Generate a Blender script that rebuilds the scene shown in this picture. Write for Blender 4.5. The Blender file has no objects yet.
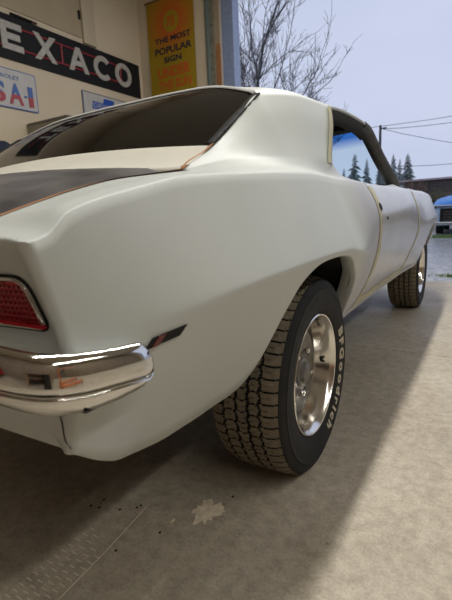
import bpy, bmesh, math, random
from mathutils import Vector, Matrix
random.seed(7)
C = bpy.context.scene
COL = C.collection
PI = math.pi

# ------------------------------------------------------------------ camera
yaw, pitch, roll = math.radians(31.3206), math.radians(11.3357), math.radians(-2.5074)
fwd = Vector((-math.sin(yaw)*math.cos(pitch), math.cos(yaw)*math.cos(pitch), -math.sin(pitch)))
r0 = Vector((math.cos(yaw), math.sin(yaw), 0)); u0 = r0.cross(fwd)
rt = math.cos(roll)*r0 + math.sin(roll)*u0
up = -math.sin(roll)*r0 + math.cos(roll)*u0
cam = bpy.data.cameras.new('camera'); camo = bpy.data.objects.new('camera', cam); COL.objects.link(camo)
m4 = Matrix((rt, up, -fwd)).transposed().to_4x4(); m4.translation = Vector((1.31471, -1.32841, .88132))
camo.matrix_world = m4
cam.sensor_fit = 'HORIZONTAL'; cam.sensor_width = 36; cam.lens = 36*426.99/452
cam.clip_start = .02; cam.clip_end = 500
cam.dof.use_dof = True; cam.dof.focus_distance = 1.35; cam.dof.aperture_fstop = 9
C.camera = camo

# ------------------------------------------------------------------ colour management, sky
C.view_settings.view_transform = 'Standard'; C.view_settings.look = 'None'
C.view_settings.gamma = 1; C.view_settings.use_curve_mapping = False
C.view_settings.exposure = 0.0
wd = bpy.data.worlds.new('overcast'); C.world = wd; wd.use_nodes = True
wn = wd.node_tree; wn.nodes.clear()
def wnode(t): return wn.nodes.new(t)
tc = wnode('ShaderNodeTexCoord'); nz = wnode('ShaderNodeTexNoise'); cr = wnode('ShaderNodeValToRGB')
mp = wnode('ShaderNodeMapping'); mp.inputs['Scale'].default_value = (1, 1, 2.5)
nz.inputs['Scale'].default_value = 1.6; nz.inputs['Detail'].default_value = 4
cr.color_ramp.elements[0].position = .3; cr.color_ramp.elements[0].color = (.52, .58, .765, 1)
cr.color_ramp.elements[1].position = .7; cr.color_ramp.elements[1].color = (.60, .66, .84, 1)
bg = wnode('ShaderNodeBackground'); bg.inputs['Strength'].default_value = 1.0
wo = wnode('ShaderNodeOutputWorld')
wn.links.new(tc.outputs['Generated'], mp.inputs['Vector']); wn.links.new(mp.outputs[0], nz.inputs['Vector'])
wn.links.new(nz.outputs['Fac'], cr.inputs[0]); wn.links.new(cr.outputs[0], bg.inputs[0]); wn.links.new(bg.outputs[0], wo.inputs[0])

LAMP_Z = 4.22
def area(name, loc, sx, sy, power, col):
    l = bpy.data.lights.new(name, 'AREA'); l.shape = 'RECTANGLE'; l.size = sx; l.size_y = sy
    l.energy = power; l.color = col
    o = bpy.data.objects.new(name, l); COL.objects.link(o); o.location = loc
    return o
WARM = (1.0, .99, .94)
NEUTRAL = (1.0, .98, .95)
# two rows of long ceiling fittings: one over the car, one over the bay beside it
ROW_A = [(.56, y) for y in (-1.0, 1.0, 3.0)]
ROW_B = [(4.35, y) for y in (-3.2, -1.2, .8)]
for x, y in ROW_A: area('ceiling_lamp_light', (x, y, LAMP_Z-.05), .16, 1.9, 55, NEUTRAL)
for x, y in ROW_B: area('ceiling_lamp_light', (x, y, LAMP_Z-.05), .16, 1.9, 33, WARM)

# ------------------------------------------------------------------ materials
MATS = {}
def mat(name, col, rough=.5, metal=0, spec=.5, noise=0, nscale=8, col2=None, bump=0, bscale=60, coat=0, emit=None, estr=0, trans=0):
    if name in MATS: return MATS[name]
    m = bpy.data.materials.new(name); m.use_nodes = True; nt = m.node_tree; b = nt.nodes['Principled BSDF']
    b.inputs['Base Color'].default_value = (*col, 1); b.inputs['Roughness'].default_value = rough
    b.inputs['Metallic'].default_value = metal; b.inputs['Specular IOR Level'].default_value = spec
    b.inputs['Coat Weight'].default_value = coat
    if trans: b.inputs['Transmission Weight'].default_value = trans
    if emit: b.inputs['Emission Color'].default_value = (*emit, 1); b.inputs['Emission Strength'].default_value = estr
    if noise or bump or col2:
        t = nt.nodes.new('ShaderNodeTexCoord')
    if col2:
        n = nt.nodes.new('ShaderNodeTexNoise'); n.inputs['Scale'].default_value = nscale; n.inputs['Detail'].default_value = 6
        nt.links.new(t.outputs['Object'], n.inputs['Vector'])
        r = nt.nodes.new('ShaderNodeValToRGB')
        r.color_ramp.elements[0].position = .5-.5*(noise or .3); r.color_ramp.elements[1].position = .5+.5*(noise or .3)
        r.color_ramp.elements[0].color = (*col, 1); r.color_ramp.elements[1].color = (*col2, 1)
        nt.links.new(n.outputs['Fac'], r.inputs[0]); nt.links.new(r.outputs[0], b.inputs['Base Color'])
    if bump:
        n = nt.nodes.new('ShaderNodeTexNoise'); n.inputs['Scale'].default_value = bscale; n.inputs['Detail'].default_value = 4
        nt.links.new(t.outputs['Object'], n.inputs['Vector'])
        bp = nt.nodes.new('ShaderNodeBump'); bp.inputs['Strength'].default_value = bump; bp.inputs['Distance'].default_value = .01
        nt.links.new(n.outputs['Fac'], bp.inputs['Height']); nt.links.new(bp.outputs[0], b.inputs['Normal'])
    MATS[name] = m; return m

primer = mat('primer', (.485,.51,.485), .42, spec=.35, col2=(.53,.555,.525), nscale=3.5, noise=.5, bump=.02, bscale=300)
def sand_front(m):
    # the quarter panel is sanded to bare grey ahead of its hip: a soft, wavy edge across the panel
    nt = m.node_tree; b = nt.nodes['Principled BSDF']; src = b.inputs['Base Color'].links[0].from_socket
    t = nt.nodes.new('ShaderNodeTexCoord'); sp = nt.nodes.new('ShaderNodeSeparateXYZ'); n = nt.nodes.new('ShaderNodeTexNoise'); n.inputs['Scale'].default_value = 6
    nt.links.new(t.outputs['Object'], sp.inputs[0]); nt.links.new(t.outputs['Object'], n.inputs['Vector'])
    ad = nt.nodes.new('ShaderNodeMath'); ad.operation = 'MULTIPLY_ADD'; ad.inputs[1].default_value = .12; nt.links.new(n.outputs['Fac'], ad.inputs[0]); nt.links.new(sp.outputs['Y'], ad.inputs[2])
    mr = nt.nodes.new('ShaderNodeMapRange'); mr.inputs['From Min'].default_value = .30; mr.inputs['From Max'].default_value = .46; nt.links.new(ad.outputs[0], mr.inputs['Value'])
    mz = nt.nodes.new('ShaderNodeMapRange'); mz.inputs['From Min'].default_value = 1.05; mz.inputs['From Max'].default_value = 1.0; nt.links.new(sp.outputs['Z'], mz.inputs['Value'])
    mu = nt.nodes.new('ShaderNodeMath'); mu.operation = 'MULTIPLY'; nt.links.new(mr.outputs[0], mu.inputs[0]); nt.links.new(mz.outputs[0], mu.inputs[1])
    mx = nt.nodes.new('ShaderNodeMix'); mx.data_type = 'RGBA'; mx.inputs[7].default_value = (.42, .43, .46, 1)
    nt.links.new(mu.outputs[0], mx.inputs[0]); nt.links.new(src, mx.inputs[6]); nt.links.new(mx.outputs[2], b.inputs['Base Color'])
sand_front(primer)
primer_tulip = mat('primer_cream', (.60,.58,.49), .45, col2=(.56,.54,.46), nscale=9, noise=.4)
bare = mat('sanded_primer', (.44,.455,.49), .22, spec=.8, col2=(.55,.555,.58), nscale=5, noise=.45, bump=.03, bscale=120)
edgeyel = mat('bare_edge_primer', (.50,.46,.27), .55, col2=(.44,.42,.27), nscale=14)
rust = mat('sanded_orange_edge', (.46,.21,.09), .6, col2=(.36,.17,.08), nscale=40)
deckm = mat('dark_sealer', (.040,.040,.042), .30, spec=.6, col2=(.15,.143,.14), nscale=7, noise=.4)
black = mat('black_rubber', (.010,.010,.010), .7, spec=.25)
seam = mat('seam_dark', (.02,.02,.018), .8)
under = mat('underbody_black', (.012,.012,.012), .9)
chrome = mat('chrome', (.70,.69,.66), .06, metal=1)
alu = mat('polished_aluminium', (.78,.76,.72), .16, metal=1)
castgrey = mat('cast_grey', (.20,.19,.175), .42, metal=.8)
tyre = mat('tyre_rubber', (.013,.013,.013), .7, spec=.25, col2=(.018,.0175,.017), nscale=20)
dust = mat('dusty_tread', (.13,.108,.075), .9, col2=(.24,.20,.14), nscale=60, noise=.5, bump=.4, bscale=400)
groove = mat('tread_groove', (.010,.009,.008), .9)
whitelet = mat('raised_white_rubber', (.50,.45,.34), .7)
redlens = mat('red_lens', (.22,.004,.010), .18, spec=.6, coat=.5)
reddark = mat('red_marker', (.12,.012,.010), .25)
gl_black = mat('black_plastic', (.01,.01,.01), .2)
headliner = mat('dark_headliner', (.035,.033,.03), .9)

def glass_mat(name, tint, refl_rough=.03, top=None, z0=0, z1=1, refl=.045):
    m = bpy.data.materials.new(name); m.use_nodes = True; nt = m.node_tree; nt.nodes.clear()
    tr = nt.nodes.new('ShaderNodeBsdfTransparent'); tr.inputs[0].default_value = (*tint, 1)
    gl = nt.nodes.new('ShaderNodeBsdfGlossy'); gl.inputs['Roughness'].default_value = refl_rough
    lw = nt.nodes.new('ShaderNodeLayerWeight'); lw.inputs['Blend'].default_value = .5
    pw = nt.nodes.new('ShaderNodeMath'); pw.operation = 'POWER'; pw.inputs[1].default_value = 4.5
    fr = nt.nodes.new('ShaderNodeMath'); fr.operation = 'MULTIPLY_ADD'; fr.inputs[1].default_value = .9; fr.inputs[2].default_value = refl
    nt.links.new(lw.outputs['Facing'], pw.inputs[0]); nt.links.new(pw.outputs[0], fr.inputs[0])
    mx = nt.nodes.new('ShaderNodeMixShader'); out = nt.nodes.new('ShaderNodeOutputMaterial')
    nt.links.new(fr.outputs[0], mx.inputs[0]); nt.links.new(tr.outputs[0], mx.inputs[1]); nt.links.new(gl.outputs[0], mx.inputs[2])
    nt.links.new(mx.outputs[0], out.inputs[0])
    if top:
        t = nt.nodes.new('ShaderNodeTexCoord'); s = nt.nodes.new('ShaderNodeSeparateXYZ'); mr = nt.nodes.new('ShaderNodeMapRange')
        mr.inputs['From Min'].default_value = z0; mr.inputs['From Max'].default_value = z1
        mc = nt.nodes.new('ShaderNodeMix'); mc.data_type = 'RGBA'
        mc.inputs[6].default_value = (*tint, 1); mc.inputs[7].default_value = (*top, 1)
        nt.links.new(t.outputs['Object'], s.inputs[0]); nt.links.new(s.outputs['Z'], mr.inputs['Value'])
        nt.links.new(mr.outputs[0], mc.inputs[0]); nt.links.new(mc.outputs[2], tr.inputs[0])
    return m

# ------------------------------------------------------------------ mesh helpers
def link(o, parent=None):
    COL.objects.link(o)
    if parent: o.parent = parent
    return o
def mesh_obj(name, verts, faces, m, parent=None, smooth=False, weld=0, mats=None, fmat=None):
    me = bpy.data.meshes.new(name); me.from_pydata([tuple(v) for v in verts], [], faces)
    for mm in (mats or [m]): me.materials.append(mm)
    if fmat: me.polygons.foreach_set('material_index', fmat)
    if weld:
        bm = bmesh.new(); bm.from_mesh(me); bmesh.ops.remove_doubles(bm, verts=bm.verts, dist=weld)
        bmesh.ops.recalc_face_normals(bm, faces=bm.faces); bm.to_mesh(me); bm.free()
    if smooth: me.shade_smooth()
    me.update()
    return link(bpy.data.objects.new(name, me), parent)
def bm_obj(name, bm, m, parent=None, smooth=False, angle=None):
    me = bpy.data.meshes.new(name); bmesh.ops.recalc_face_normals(bm, faces=bm.faces); bm.to_mesh(me); bm.free()
    me.materials.append(m)
    if smooth: me.shade_smooth()
    if angle: me.set_sharp_from_angle(angle=angle)
    return link(bpy.data.objects.new(name, me), parent)
def grid(rows, closed=False):
    """rows: list of equally long point lists -> verts, faces"""
    n = len(rows[0]); V = [p for r in rows for p in r]; F = []
    for i in range(len(rows)-1):
        for j in range(n if closed else n-1):
            a = i*n+j; b = i*n+(j+1) % n
            F.append((a, b, b+n, a+n))
    return V, F
def add_box(bm, x0, x1, y0, y1, z0, z1, bev=0):
    mtx = Matrix.Translation(((x0+x1)/2, (y0+y1)/2, (z0+z1)/2)) @ Matrix.Diagonal((x1-x0, y1-y0, z1-z0, 1))
    r = bmesh.ops.create_cube(bm, size=1, matrix=mtx)
    if bev:
        es = list({e for v in r['verts'] for e in v.link_edges})
        bmesh.ops.bevel(bm, geom=es, offset=bev, segments=2, affect='EDGES', profile=.5)
def box(name, x0, x1, y0, y1, z0, z1, m, parent=None, bev=0):
    bm = bmesh.new(); add_box(bm, x0, x1, y0, y1, z0, z1, bev); return bm_obj(name, bm, m, parent)
def add_tube(bm, pts, rads, n=8, cap=True):
    rings = []
    for i, p in enumerate(pts):
        p = Vector(p); a = Vector(pts[max(i-1, 0)]); b = Vector(pts[min(i+1, len(pts)-1)])
        t = (b-a).normalized(); s = t.orthogonal().normalized() if i == 0 else (s - t*s.dot(t)).normalized()
        w = t.cross(s); r = rads[i] if hasattr(rads, '__len__') else rads
        rings.append([bm.verts.new(p + r*(math.cos(2*PI*k/n)*s + math.sin(2*PI*k/n)*w)) for k in range(n)])
    for A, B in zip(rings, rings[1:]):
        for k in range(n): bm.faces.new((A[k], A[(k+1) % n], B[(k+1) % n], B[k]))
    if cap and n > 2:
        bm.faces.new(rings[0][::-1]); bm.faces.new(rings[-1])
def tube(name, pts, rads, m, parent=None, n=8):
    bm = bmesh.new(); add_tube(bm, pts, rads, n); return bm_obj(name, bm, m, parent, True, .9)
def lathe_x(prof, n, cx=0, cy=0, cz=0, closed_ends=False):
    """profile of (x, r) turned round the X axis"""
    rows = []
    for (x, r) in prof: rows.append([(cx+x, cy+r*math.cos(2*PI*k/n), cz+r*math.sin(2*PI*k/n)) for k in range(n)])
    return grid(rows, True)
def prism(name, poly, to3, depth, m, parent=None, bev=0):
    """poly in 2D, to3(a,b,d) -> 3D; front at d=0, back at d=-depth"""
    n = len(poly); V = [to3(a, b, 0) for a, b in poly]+[to3(a, b, -depth) for a, b in poly]
    F = [tuple(range(n)), tuple(range(2*n-1, n-1, -1))]+[(i, i+n, (i+1) % n+n, (i+1) % n) for i in range(n)]
    bm = bmesh.new(); vs = [bm.verts.new(v) for v in V]
    for f in F: bm.faces.new([vs[i] for i in f])
    if bev: bmesh.ops.bevel(bm, geom=bm.edges[:], offset=bev, segments=1, affect='EDGES')
    return bm_obj(name, bm, m, parent)
def catmull(P, n):
    """n points along a Catmull-Rom curve through P"""
    P = [Vector(p) for p in P]; k = len(P)-1; out = []
    for i in range(n):
        t = i/(n-1)*k; j = min(int(t), k-1); f = t-j
        p1, p2 = P[j], P[j+1]; p0 = P[j-1] if j > 0 else 2*p1-p2; p3 = P[j+2] if j+2 <= k else 2*p2-p1
        out.append(.5*((2*p1)+(p2-p0)*f+(2*p0-5*p1+4*p2-p3)*f*f+(3*p1-p0-3*p2+p3)*f**3))
    return out
def thing(name, label, cat, loc=(0, 0, 0), rz=0, group=None):
    o = bpy.data.objects.new(name, None); COL.objects.link(o); o.location = loc; o.rotation_euler = (0, 0, rz)
    o.empty_display_size = .1
    return tag(o, label, cat, group)
def tag(o, label, cat, group=None):
    o['label'] = label; o['category'] = cat
    if group: o['group'] = group
    return o
def struct(o): o['kind'] = 'structure'; return o
def stuff(o): o['kind'] = 'stuff'; return o
def text_mesh(body, size, bold=0.0, extrude=0.0, spacing=1.0, align='CENTER', shear=0):
    cu = bpy.data.curves.new('lettering', 'FONT'); cu.body = body; cu.size = size; cu.offset = bold; cu.extrude = extrude
    cu.align_x = align; cu.align_y = 'CENTER'; cu.space_character = spacing; cu.shear = shear
    o = bpy.data.objects.new('lettering', cu); COL.objects.link(o)
    bpy.context.view_layer.update()
    me = bpy.data.meshes.new_from_object(o.evaluated_get(bpy.context.evaluated_depsgraph_get()))
    bpy.data.objects.remove(o); bpy.data.curves.remove(cu)
    return me
def text_fit(name, body, m, parent, a0, a1, b0, b1, to3, bold=0, extrude=.004, shear=0):
    """lettering scaled to fill the box a0..a1 by b0..b1 of a plane given by to3(a,b,d)"""
    me = text_mesh(body, 1.0, bold, .02, shear=shear)
    xs = [v.co.x for v in me.vertices]; ys = [v.co.y for v in me.vertices]
    x0, x1, y0, y1 = min(xs), max(xs), min(ys), max(ys)
    for v in me.vertices:
        a = a0+(v.co.x-x0)/(x1-x0)*(a1-a0); b = b0+(v.co.y-y0)/(y1-y0)*(b1-b0)
        v.co = Vector(to3(a, b, extrude*(1 if v.co.z > 0 else 0)))
    me.materials.clear(); me.materials.append(m); me.name = name
    return link(bpy.data.objects.new(name, me), parent)

def itp(y, T):
    if y <= T[0][0]: return T[0][1]
    if y >= T[-1][0]: return T[-1][1]
    n = len(T); i = max(k for k in range(n-1) if T[k][0] <= y)
    def dv(k): return (T[k+1][1]-T[k][1])/(T[k+1][0]-T[k][0])
    def m(k):
        if k == 0: return dv(0)
        if k == n-1: return dv(n-2)
        a, b = dv(k-1), dv(k); return 0 if a*b <= 0 else 2*a*b/(a+b)
    h = T[i+1][0]-T[i][0]; t = (y-T[i][0])/h
    return (2*t**3-3*t**2+1)*T[i][1]+(t**3-2*t**2+t)*h*m(i)+(-2*t**3+3*t**2)*T[i+1][1]+(t**3-t**2)*h*m(i+1)

# ================================================================== CAR BODY DESIGN (car frame: +Y nose, +X near side, Z up)
W = [(-1.02,.845),(-.95,.862),(-.8,.890),(-.6,.922),(-.4,.940),(-.15,.950),(.1,.950),(.3,.947),(.5,.948),(.8,.954),(1.3,.962),(1.8,.965),(2.3,.966),(2.75,.960),(3.1,.93),(3.4,.880),(3.52,.84)]
ZC = [(-1.0,.693),(-.9,.701),(-.81,.716),(-.708,.730),(-.589,.742),(-.42,.751),(-.148,.757),(.087,.751),(.205,.734),(.3,.725),(.5,.73),(1.2,.745),(2.0,.757),(2.7,.776),(3.4,.77)]
CR = [(-1.0,.75),(-.8,.95),(-.6,1),(-.4,1),(.2,1),(.34,.6),(.5,0),(1.1,0),(1.6,.45),(2.2,1),(3.3,1),(3.5,.5)]
CRU = [(-1.0,.35),(-.85,.65),(-.7,.92),(-.55,1),(-.4,1),(.2,1),(.34,.6),(.5,0),(1.1,0),(1.6,.45),(2.2,1),(3.3,1),(3.5,.5)]
SW = [(-1.0,.04),(-.82,.012),(-.6,.003),(-.4,.002),(.2,.003),(.5,.05),(1.6,.04),(2.2,.01),(3.4,.01)]
ZT = [(-1.0,.868),(-.973,.876),(-.932,.905),(-.869,.924),(-.775,.944),(-.658,.966),(-.457,.980),(-.2,.992),(0,.999),(.3,.996),(.75,.984),(1.48,.988),(2.49,.990),(3.0,.965),(3.5,.93)]
def side(y, z):
    d = z-itp(y, ZC); c = itp(y, CR); w = itp(y, SW)
    dp = (d+math.sqrt(d*d+w*w))/2-w/2; dm = (-d+math.sqrt(d*d+w*w))/2-w/2
    sl = itp(y, [(-1.0,.36),(-.8,.44),(-.55,.43),(-.3,.38),(.3,.46),(.5,.40),(1.6,.38),(2.2,.27)])
    cu = itp(y, CRU); e = d-.08; bar = -(2.2 if e > 0 else .9)*e*e; bar0 = -.00576
    fb = 0 if y < .2 else 1
    out = itp(y, W)+fb*(1-cu)*bar0-cu*(.38*dp+.06*dp*dp)-c*(sl*dm+.12*dm*dm)
    return out+fb*((1-cu) if d > 0 else (1-c))*(bar-bar0)
def zcrest(y): return itp(y, ZT)
def yend(y, z):
    """the tail is undercut: the lower the panel the further forward its rear edge"""
    w = max(0, min(1, (-.72-y)/.28)); w = w*w*(3-2*w)
    return y + w*(max(0, .873-max(z, .70))*.22+max(0, .70-z)*.05)
ARCH = [(-.48,.437),(-.447,.448),(-.415,.474),(-.392,.509),(-.369,.588),(-.348,.645),(-.318,.696),(-.265,.727),(-.211,.741),(-.14,.7445),(-.08,.744),(.02,.738),(.097,.725),(.18,.691),(.235,.662),(.277,.633),(.318,.573),(.345,.507),(.366,.46),(.388,.434)]
def zarch(y, y0=0):
    r = y-y0
    if r <= ARCH[0][0] or r >= ARCH[-1][0]: return None
    return itp(r, ARCH)
BOT = [(-1.0,.541),(-.95,.503),(-.87,.463),(-.77,.439),(-.684,.427),(-.618,.427),(-.53,.433),(-.48,.437)]
def zbot(y):
    a = zarch(y)
    if a: return a
    if y < 0: return itp(y, BOT)
    a = zarch(y, 2.743)
    if a: return a
    return .434 if y < .40 else (.456 if y < 3.0 else .50)
# inner end of the quarter's upper side (deck gap, tulip seam, sail foot, window sill)
BASE = [(-1.0,.662,.872),(-.93,.660,.893),(-.87,.657,.911),(-.79,.655,.934),(-.69,.655,.957),(-.57,.657,.975),(-.50,.660,.985),(-.44,.665,.994),
        (-.36,.69,1.012),(-.28,.715,1.028),(-.2,.735,1.038),(0,.765,1.050),(.2,.79,1.054),(.33,.80,1.052),(.40,.80,1.030),(.5,.80,1.008),(.8,.80,.997),(1.3,.80,1.004),(1.62,.80,1.022)]
BX = [(a, b) for a, b, c in BASE]; BZ = [(a, c) for a, b, c in BASE]
# upper end of the sail panel: seam to the tulip panel, back-light edge, shoulder of the roof
TOP = [(-.44,.664,-.437,.996),(-.36,.660,-.355,1.032),(-.28,.652,-.27,1.072),(-.19,.653,-.195,1.117),(-.07,.650,-.106,1.178),(.05,.644,.030,1.264),(.19,.684,.32,1.306),(.33,.712,.59,1.312)]
def top_of(y0):
    return Vector((itp(y0, [(t[0], t[1]) for t in TOP]), itp(y0, [(t[0], t[2]) for t in TOP]), itp(y0, [(t[0], t[3]) for t in TOP])))
N1, N2, NU, NS = 12, 16, 10, 18
def column(y, upper=True):
    """points of one cross-section, from the bottom flange over the crease to the crest and on to the base line"""
    zb = zbot(y); zc = max(itp(y, ZC), zb+.006); zt = zcrest(y)
    pts = []
    def S(z):
        yy = yend(y, z); return Vector((side(yy if y > -.72 else y, z), yy, z))
    p = S(zb); pts.append(p+Vector((-.05, 0, .022))); pts.append(p+Vector((-.030, 0, .001))); pts.append(p+Vector((-.004, 0, -.002)))
    for k in range(N1): pts.append(S(zc-(zc-zb)*(1-k/N1)**1.6))
    for k in range(N2+1): pts.append(S(zc+(zt-.012-zc)*(k/N2)**1.5))
    if upper:
        c = S(zt-.012); b = Vector((itp(y, BX), y, itp(y, BZ)))
        lo = -.005 if y < -.5 else (-.005*max(0, (-.3-y)/.2))
        a1 = Vector((c.x-.014, y, zt-.003+lo)); a2 = Vector((c.x-.034, y, zt+.001+lo+.08*max(0, b.z-zt)))
        a3 = a2.lerp(b, .45); a3.z += -.25*max(0, b.z-zt-.02); a4 = a2.lerp(b, .8); a4.z += -.12*max(0, b.z-zt-.02)
        seq = catmull([S(zt-.03), c, a1, a2, a3, a4, b], 6*NU+1)
        pts += [seq[NU+k*5] for k in range(1, NU+1)] + [b]
    return pts
def mir(V): return [Vector((-v[0], v[1], v[2])) for v in V]

car = thing('car', 'pale grey primed two-door coupe with its rear corner nearest, standing on the garage floor', 'car', (0, 0, 0))

# ---- body shell: both quarter panels, sail panels, roof and tail in one welded skin
YQ = 0.497
ys = [-1.0+1.497*i/260 for i in range(261)]
SV, SF = [], []
def put(rows, mirror=True, closed=False):
    V, F = grid(rows, closed); o = len(SV); SV.extend(V); SF.extend([tuple(i+o for i in f) for f in F])
    if mirror:
        o = len(SV); SV.extend(mir(V)); SF.extend([tuple(i+o for i in f[::-1]) for f in F])
cols = [column(y) for y in ys]
put(cols)
# tail: continue the rear column round the corner and across to the centre
RX0, RX1, RZ0, RZ1 = .10, .802, .712, .846
def sd_box(x, z):
    # signed distance to the rounded, slanted recess around the tail light
    x1 = RX1+.016*((RZ1-z)/.13)
    dx = max(RX0-x, x-x1)+.02; dz = max(RZ0-z, z-RZ1)+.02
    return min(max(dx, dz), 0)+math.hypot(max(dx, 0), max(dz, 0))-.02
tail_rows = []
first = cols[0]; nside = 3+N1+N2+1
XT = [0]+[.004, .010, .018, .027, .036]+[.045+i*.0095 for i in range(30)]
zt0 = first[nside-1].z
for k, dx in enumerate(XT):
    row = []
    for j in range(nside):
        p = first[j]
        if j < 3: p2 = first[3]; an = min(1, dx/.028)*PI/2; dd_, dz_ = ((.05, .022), (.030, .001), (.004, -.002))[j]; off = Vector((-dd_*math.cos(an), dd_*math.sin(an), dz_))
        else: p2 = p; off = Vector((0, 0, 0))
        ang = min(1, dx/.028)
        y = p2.y-.013*math.sin(ang*PI/2)-.022*(dx/.35)**1.0*.5
        x = p2.x-dx
        # the lip rolls under at the top, then the panel is set in
        t = max(0, min(1, (.862-p2.z)/.012)); 
        inn = min(1, max(0, (dx-.012)/.02))
        y += .016*t*inn
        s = sd_box(x, p2.z); rec = max(0, min(1, (.004-s)/.008)); y += .010*rec*inn
        q = Vector((x, y, p2.z))
        row.append(p if k == 0 else q+off)
    tail_rows.append(row)
xin = tail_rows[-1]
midrow = [Vector((p.x*.55, p.y-.010, p.z)) for p in xin]; cenrow = [Vector((0, p.y-.014, p.z)) for p in xin]
tail_rows += [midrow, cenrow]
put(tail_rows)
# top lip of the tail between the panel and the deck lid
c0 = cols[0]; upper0 = c0[nside-1:]
def lip_target(x):
    if x >= upper0[-1].x:
        for a, b in zip(upper0, upper0[1:]):
            if b.x <= x <= a.x: return a.lerp(b, (a.x-x)/max(1e-6, a.x-b.x))
        return upper0[0].copy()
    return Vector((x, -.998, .873+.020*(1-(x/.662)**2)))
lip = []
for k, r in enumerate(tail_rows):
    q = r[nside-1]; e = lip_target(q.x)
    m1 = q.lerp(e, .35)+Vector((0, -.003, .002)); m2 = q.lerp(e, .7)+Vector((0, -.002, .002))
    lip.append([q, m1, m2, e] if k else [q, q.copy(), q.copy(), q.copy()])
put(lip)
# sail panels
icol = [i for i, y in enumerate(ys) if -.445 <= y <= .335]
sail = []
edge_top = []
for i in icol:
    y = ys[i]; col = cols[i]; b = col[-1]; pb = col[-4]; t = top_of(y)
    h = (t-b).length
    d0 = (b-pb).normalized()
    f = max(0, min(1, (y+.30)/.5))
    m1 = b.lerp(t, .3); m2 = b.lerp(t, .68); bul = .03*h
    m1 += Vector((.10*bul, 0, .0)); m2 += Vector((.55*bul, 0, .35*bul))
    seq = catmull([b-d0*h*.2, b, m1, m2, t], 4*NS+1)[NS:]
    sail.append([seq[k] for k in range(0, 3*NS+1, 3)]); edge_top.append(t)
put(sail)
# roof: half cross-sections from the sail/roof shoulder (then the drip rail) to the centre line
RAIL = [(.59,.708,1.312),(.75,.705,1.328),(.95,.702,1.338),(1.15,.700,1.342),(1.32,.692,1.338),(1.40,.690,1.330)]
roof_edge = [t for t in edge_top if t.y >= .0295]
if abs(roof_edge[0].y-.12) > .02: pass
for k in range(1, 25):
    y = .59+(1.40-.59)*k/24
    roof_edge.append(Vector((itp(y, [(r[0], r[1]) for r in RAIL]), y, itp(y, [(r[0], r[2]) for r in RAIL]))))
ROOFC = [(.16,1.374),(.4,1.392),(.8,1.402),(1.15,1.392),(1.42,1.368)]
roof_rows = []
for k, e in enumerate(roof_edge):
    f = k/(len(roof_edge)-1); yc = .17+(1.46-.17)*f
    zc_ = itp(yc, ROOFC); 
    g = min(1, k/10)
    p1 = Vector((e.x-.035-.02*g, e.y+(yc-e.y)*.04, e.z+.020+.010*g)); p2 = Vector((e.x*.68, e.y+(yc-e.y)*.45, e.z+(zc_-e.z)*.68)); p3 = Vector((e.x*.34, e.y+(yc-e.y)*.85, e.z+(zc_-e.z)*.93))
    c = Vector((0, yc, zc_))
    seq = catmull([e, p1, p2, p3, c], 25); roof_rows.append(seq)
put(roof_rows)
shell = mesh_obj('body_shell', SV, SF, primer, car, True, weld=.0012)
shell.data.set_sharp_from_angle(angle=math.radians(75))

# ---- doors and front fenders (sanded, greyer)
def side_panel(name, y0, y1, n, m, upper=True):
    rows0 = [column(y0+(y1-y0)*i/n, upper) for i in range(n+1)]
    for s in (1, -1):
        V, F = grid(rows0)
        if s < 0: V = mir(V)
        o = mesh_obj(name, V, F, m, car, True, weld=.0005)
        o.data.set_sharp_from_angle(angle=math.radians(50))
side_panel('door', .503, 1.60, 60, bare)
def fcolumn(y):
    pts = column(y, False); zt = zcrest(y); c = pts[-1]
    z2 = zt+.012
    b = Vector((.60, y, zt+.03)); a1 = Vector((c.x-.02, y, zt)); a2 = Vector((c.x-.06, y, zt+.010))
    seq = catmull([pts[-2], c, a1, a2, b], 4*NU+1)[NU:]
    return pts+[seq[k] for k in range(3, 3*NU+1, 3)]
rows0 = [fcolumn(1.610+1.89*i/130) for i in range(131)]
for s in (1, -1):
    V, F = grid(rows0); V = V if s > 0 else mir(V)
    o = mesh_obj('front_fender', V, F, bare, car, True, weld=.0005); o.data.set_sharp_from_angle(angle=math.radians(50))
# hood and nose
rows = []
for i in range(31):
    y = 2.02+1.46*i/30
    rows.append([Vector((x, y+.02*math.cos(x*2.4), zcrest(y)+.028+.035*(1-(x/.6)**2)-.012)) for x in [(-.597+1.194*k/24) for k in range(25)]])
V, F = grid(rows); mesh_obj('hood', V, F, primer, car, True)
nose = bmesh.new(); add_box(nose, -.84, .84, 3.44, 3.50, .50, .955, .02)
bm_obj('nose_panel', nose, bare, car)
box('front_bumper', -.86, .86, 3.50, 3.57, .56, .66, chrome, car, .02)
# rocker panels
for s in (1, -1):
    rows = []
    for i in range(25):
        y = .40+1.95*i/24
        x = side(y, .456)-.004
        rows.append([Vector((s*(x), y, .454)), Vector((s*(x-.006), y, .432)), Vector((s*(x-.03), y, .420)), Vector((s*(x-.12), y, .42))])
    V, F = grid(rows); mesh_obj('rocker_panel', V, F, primer, car, True)
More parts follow.
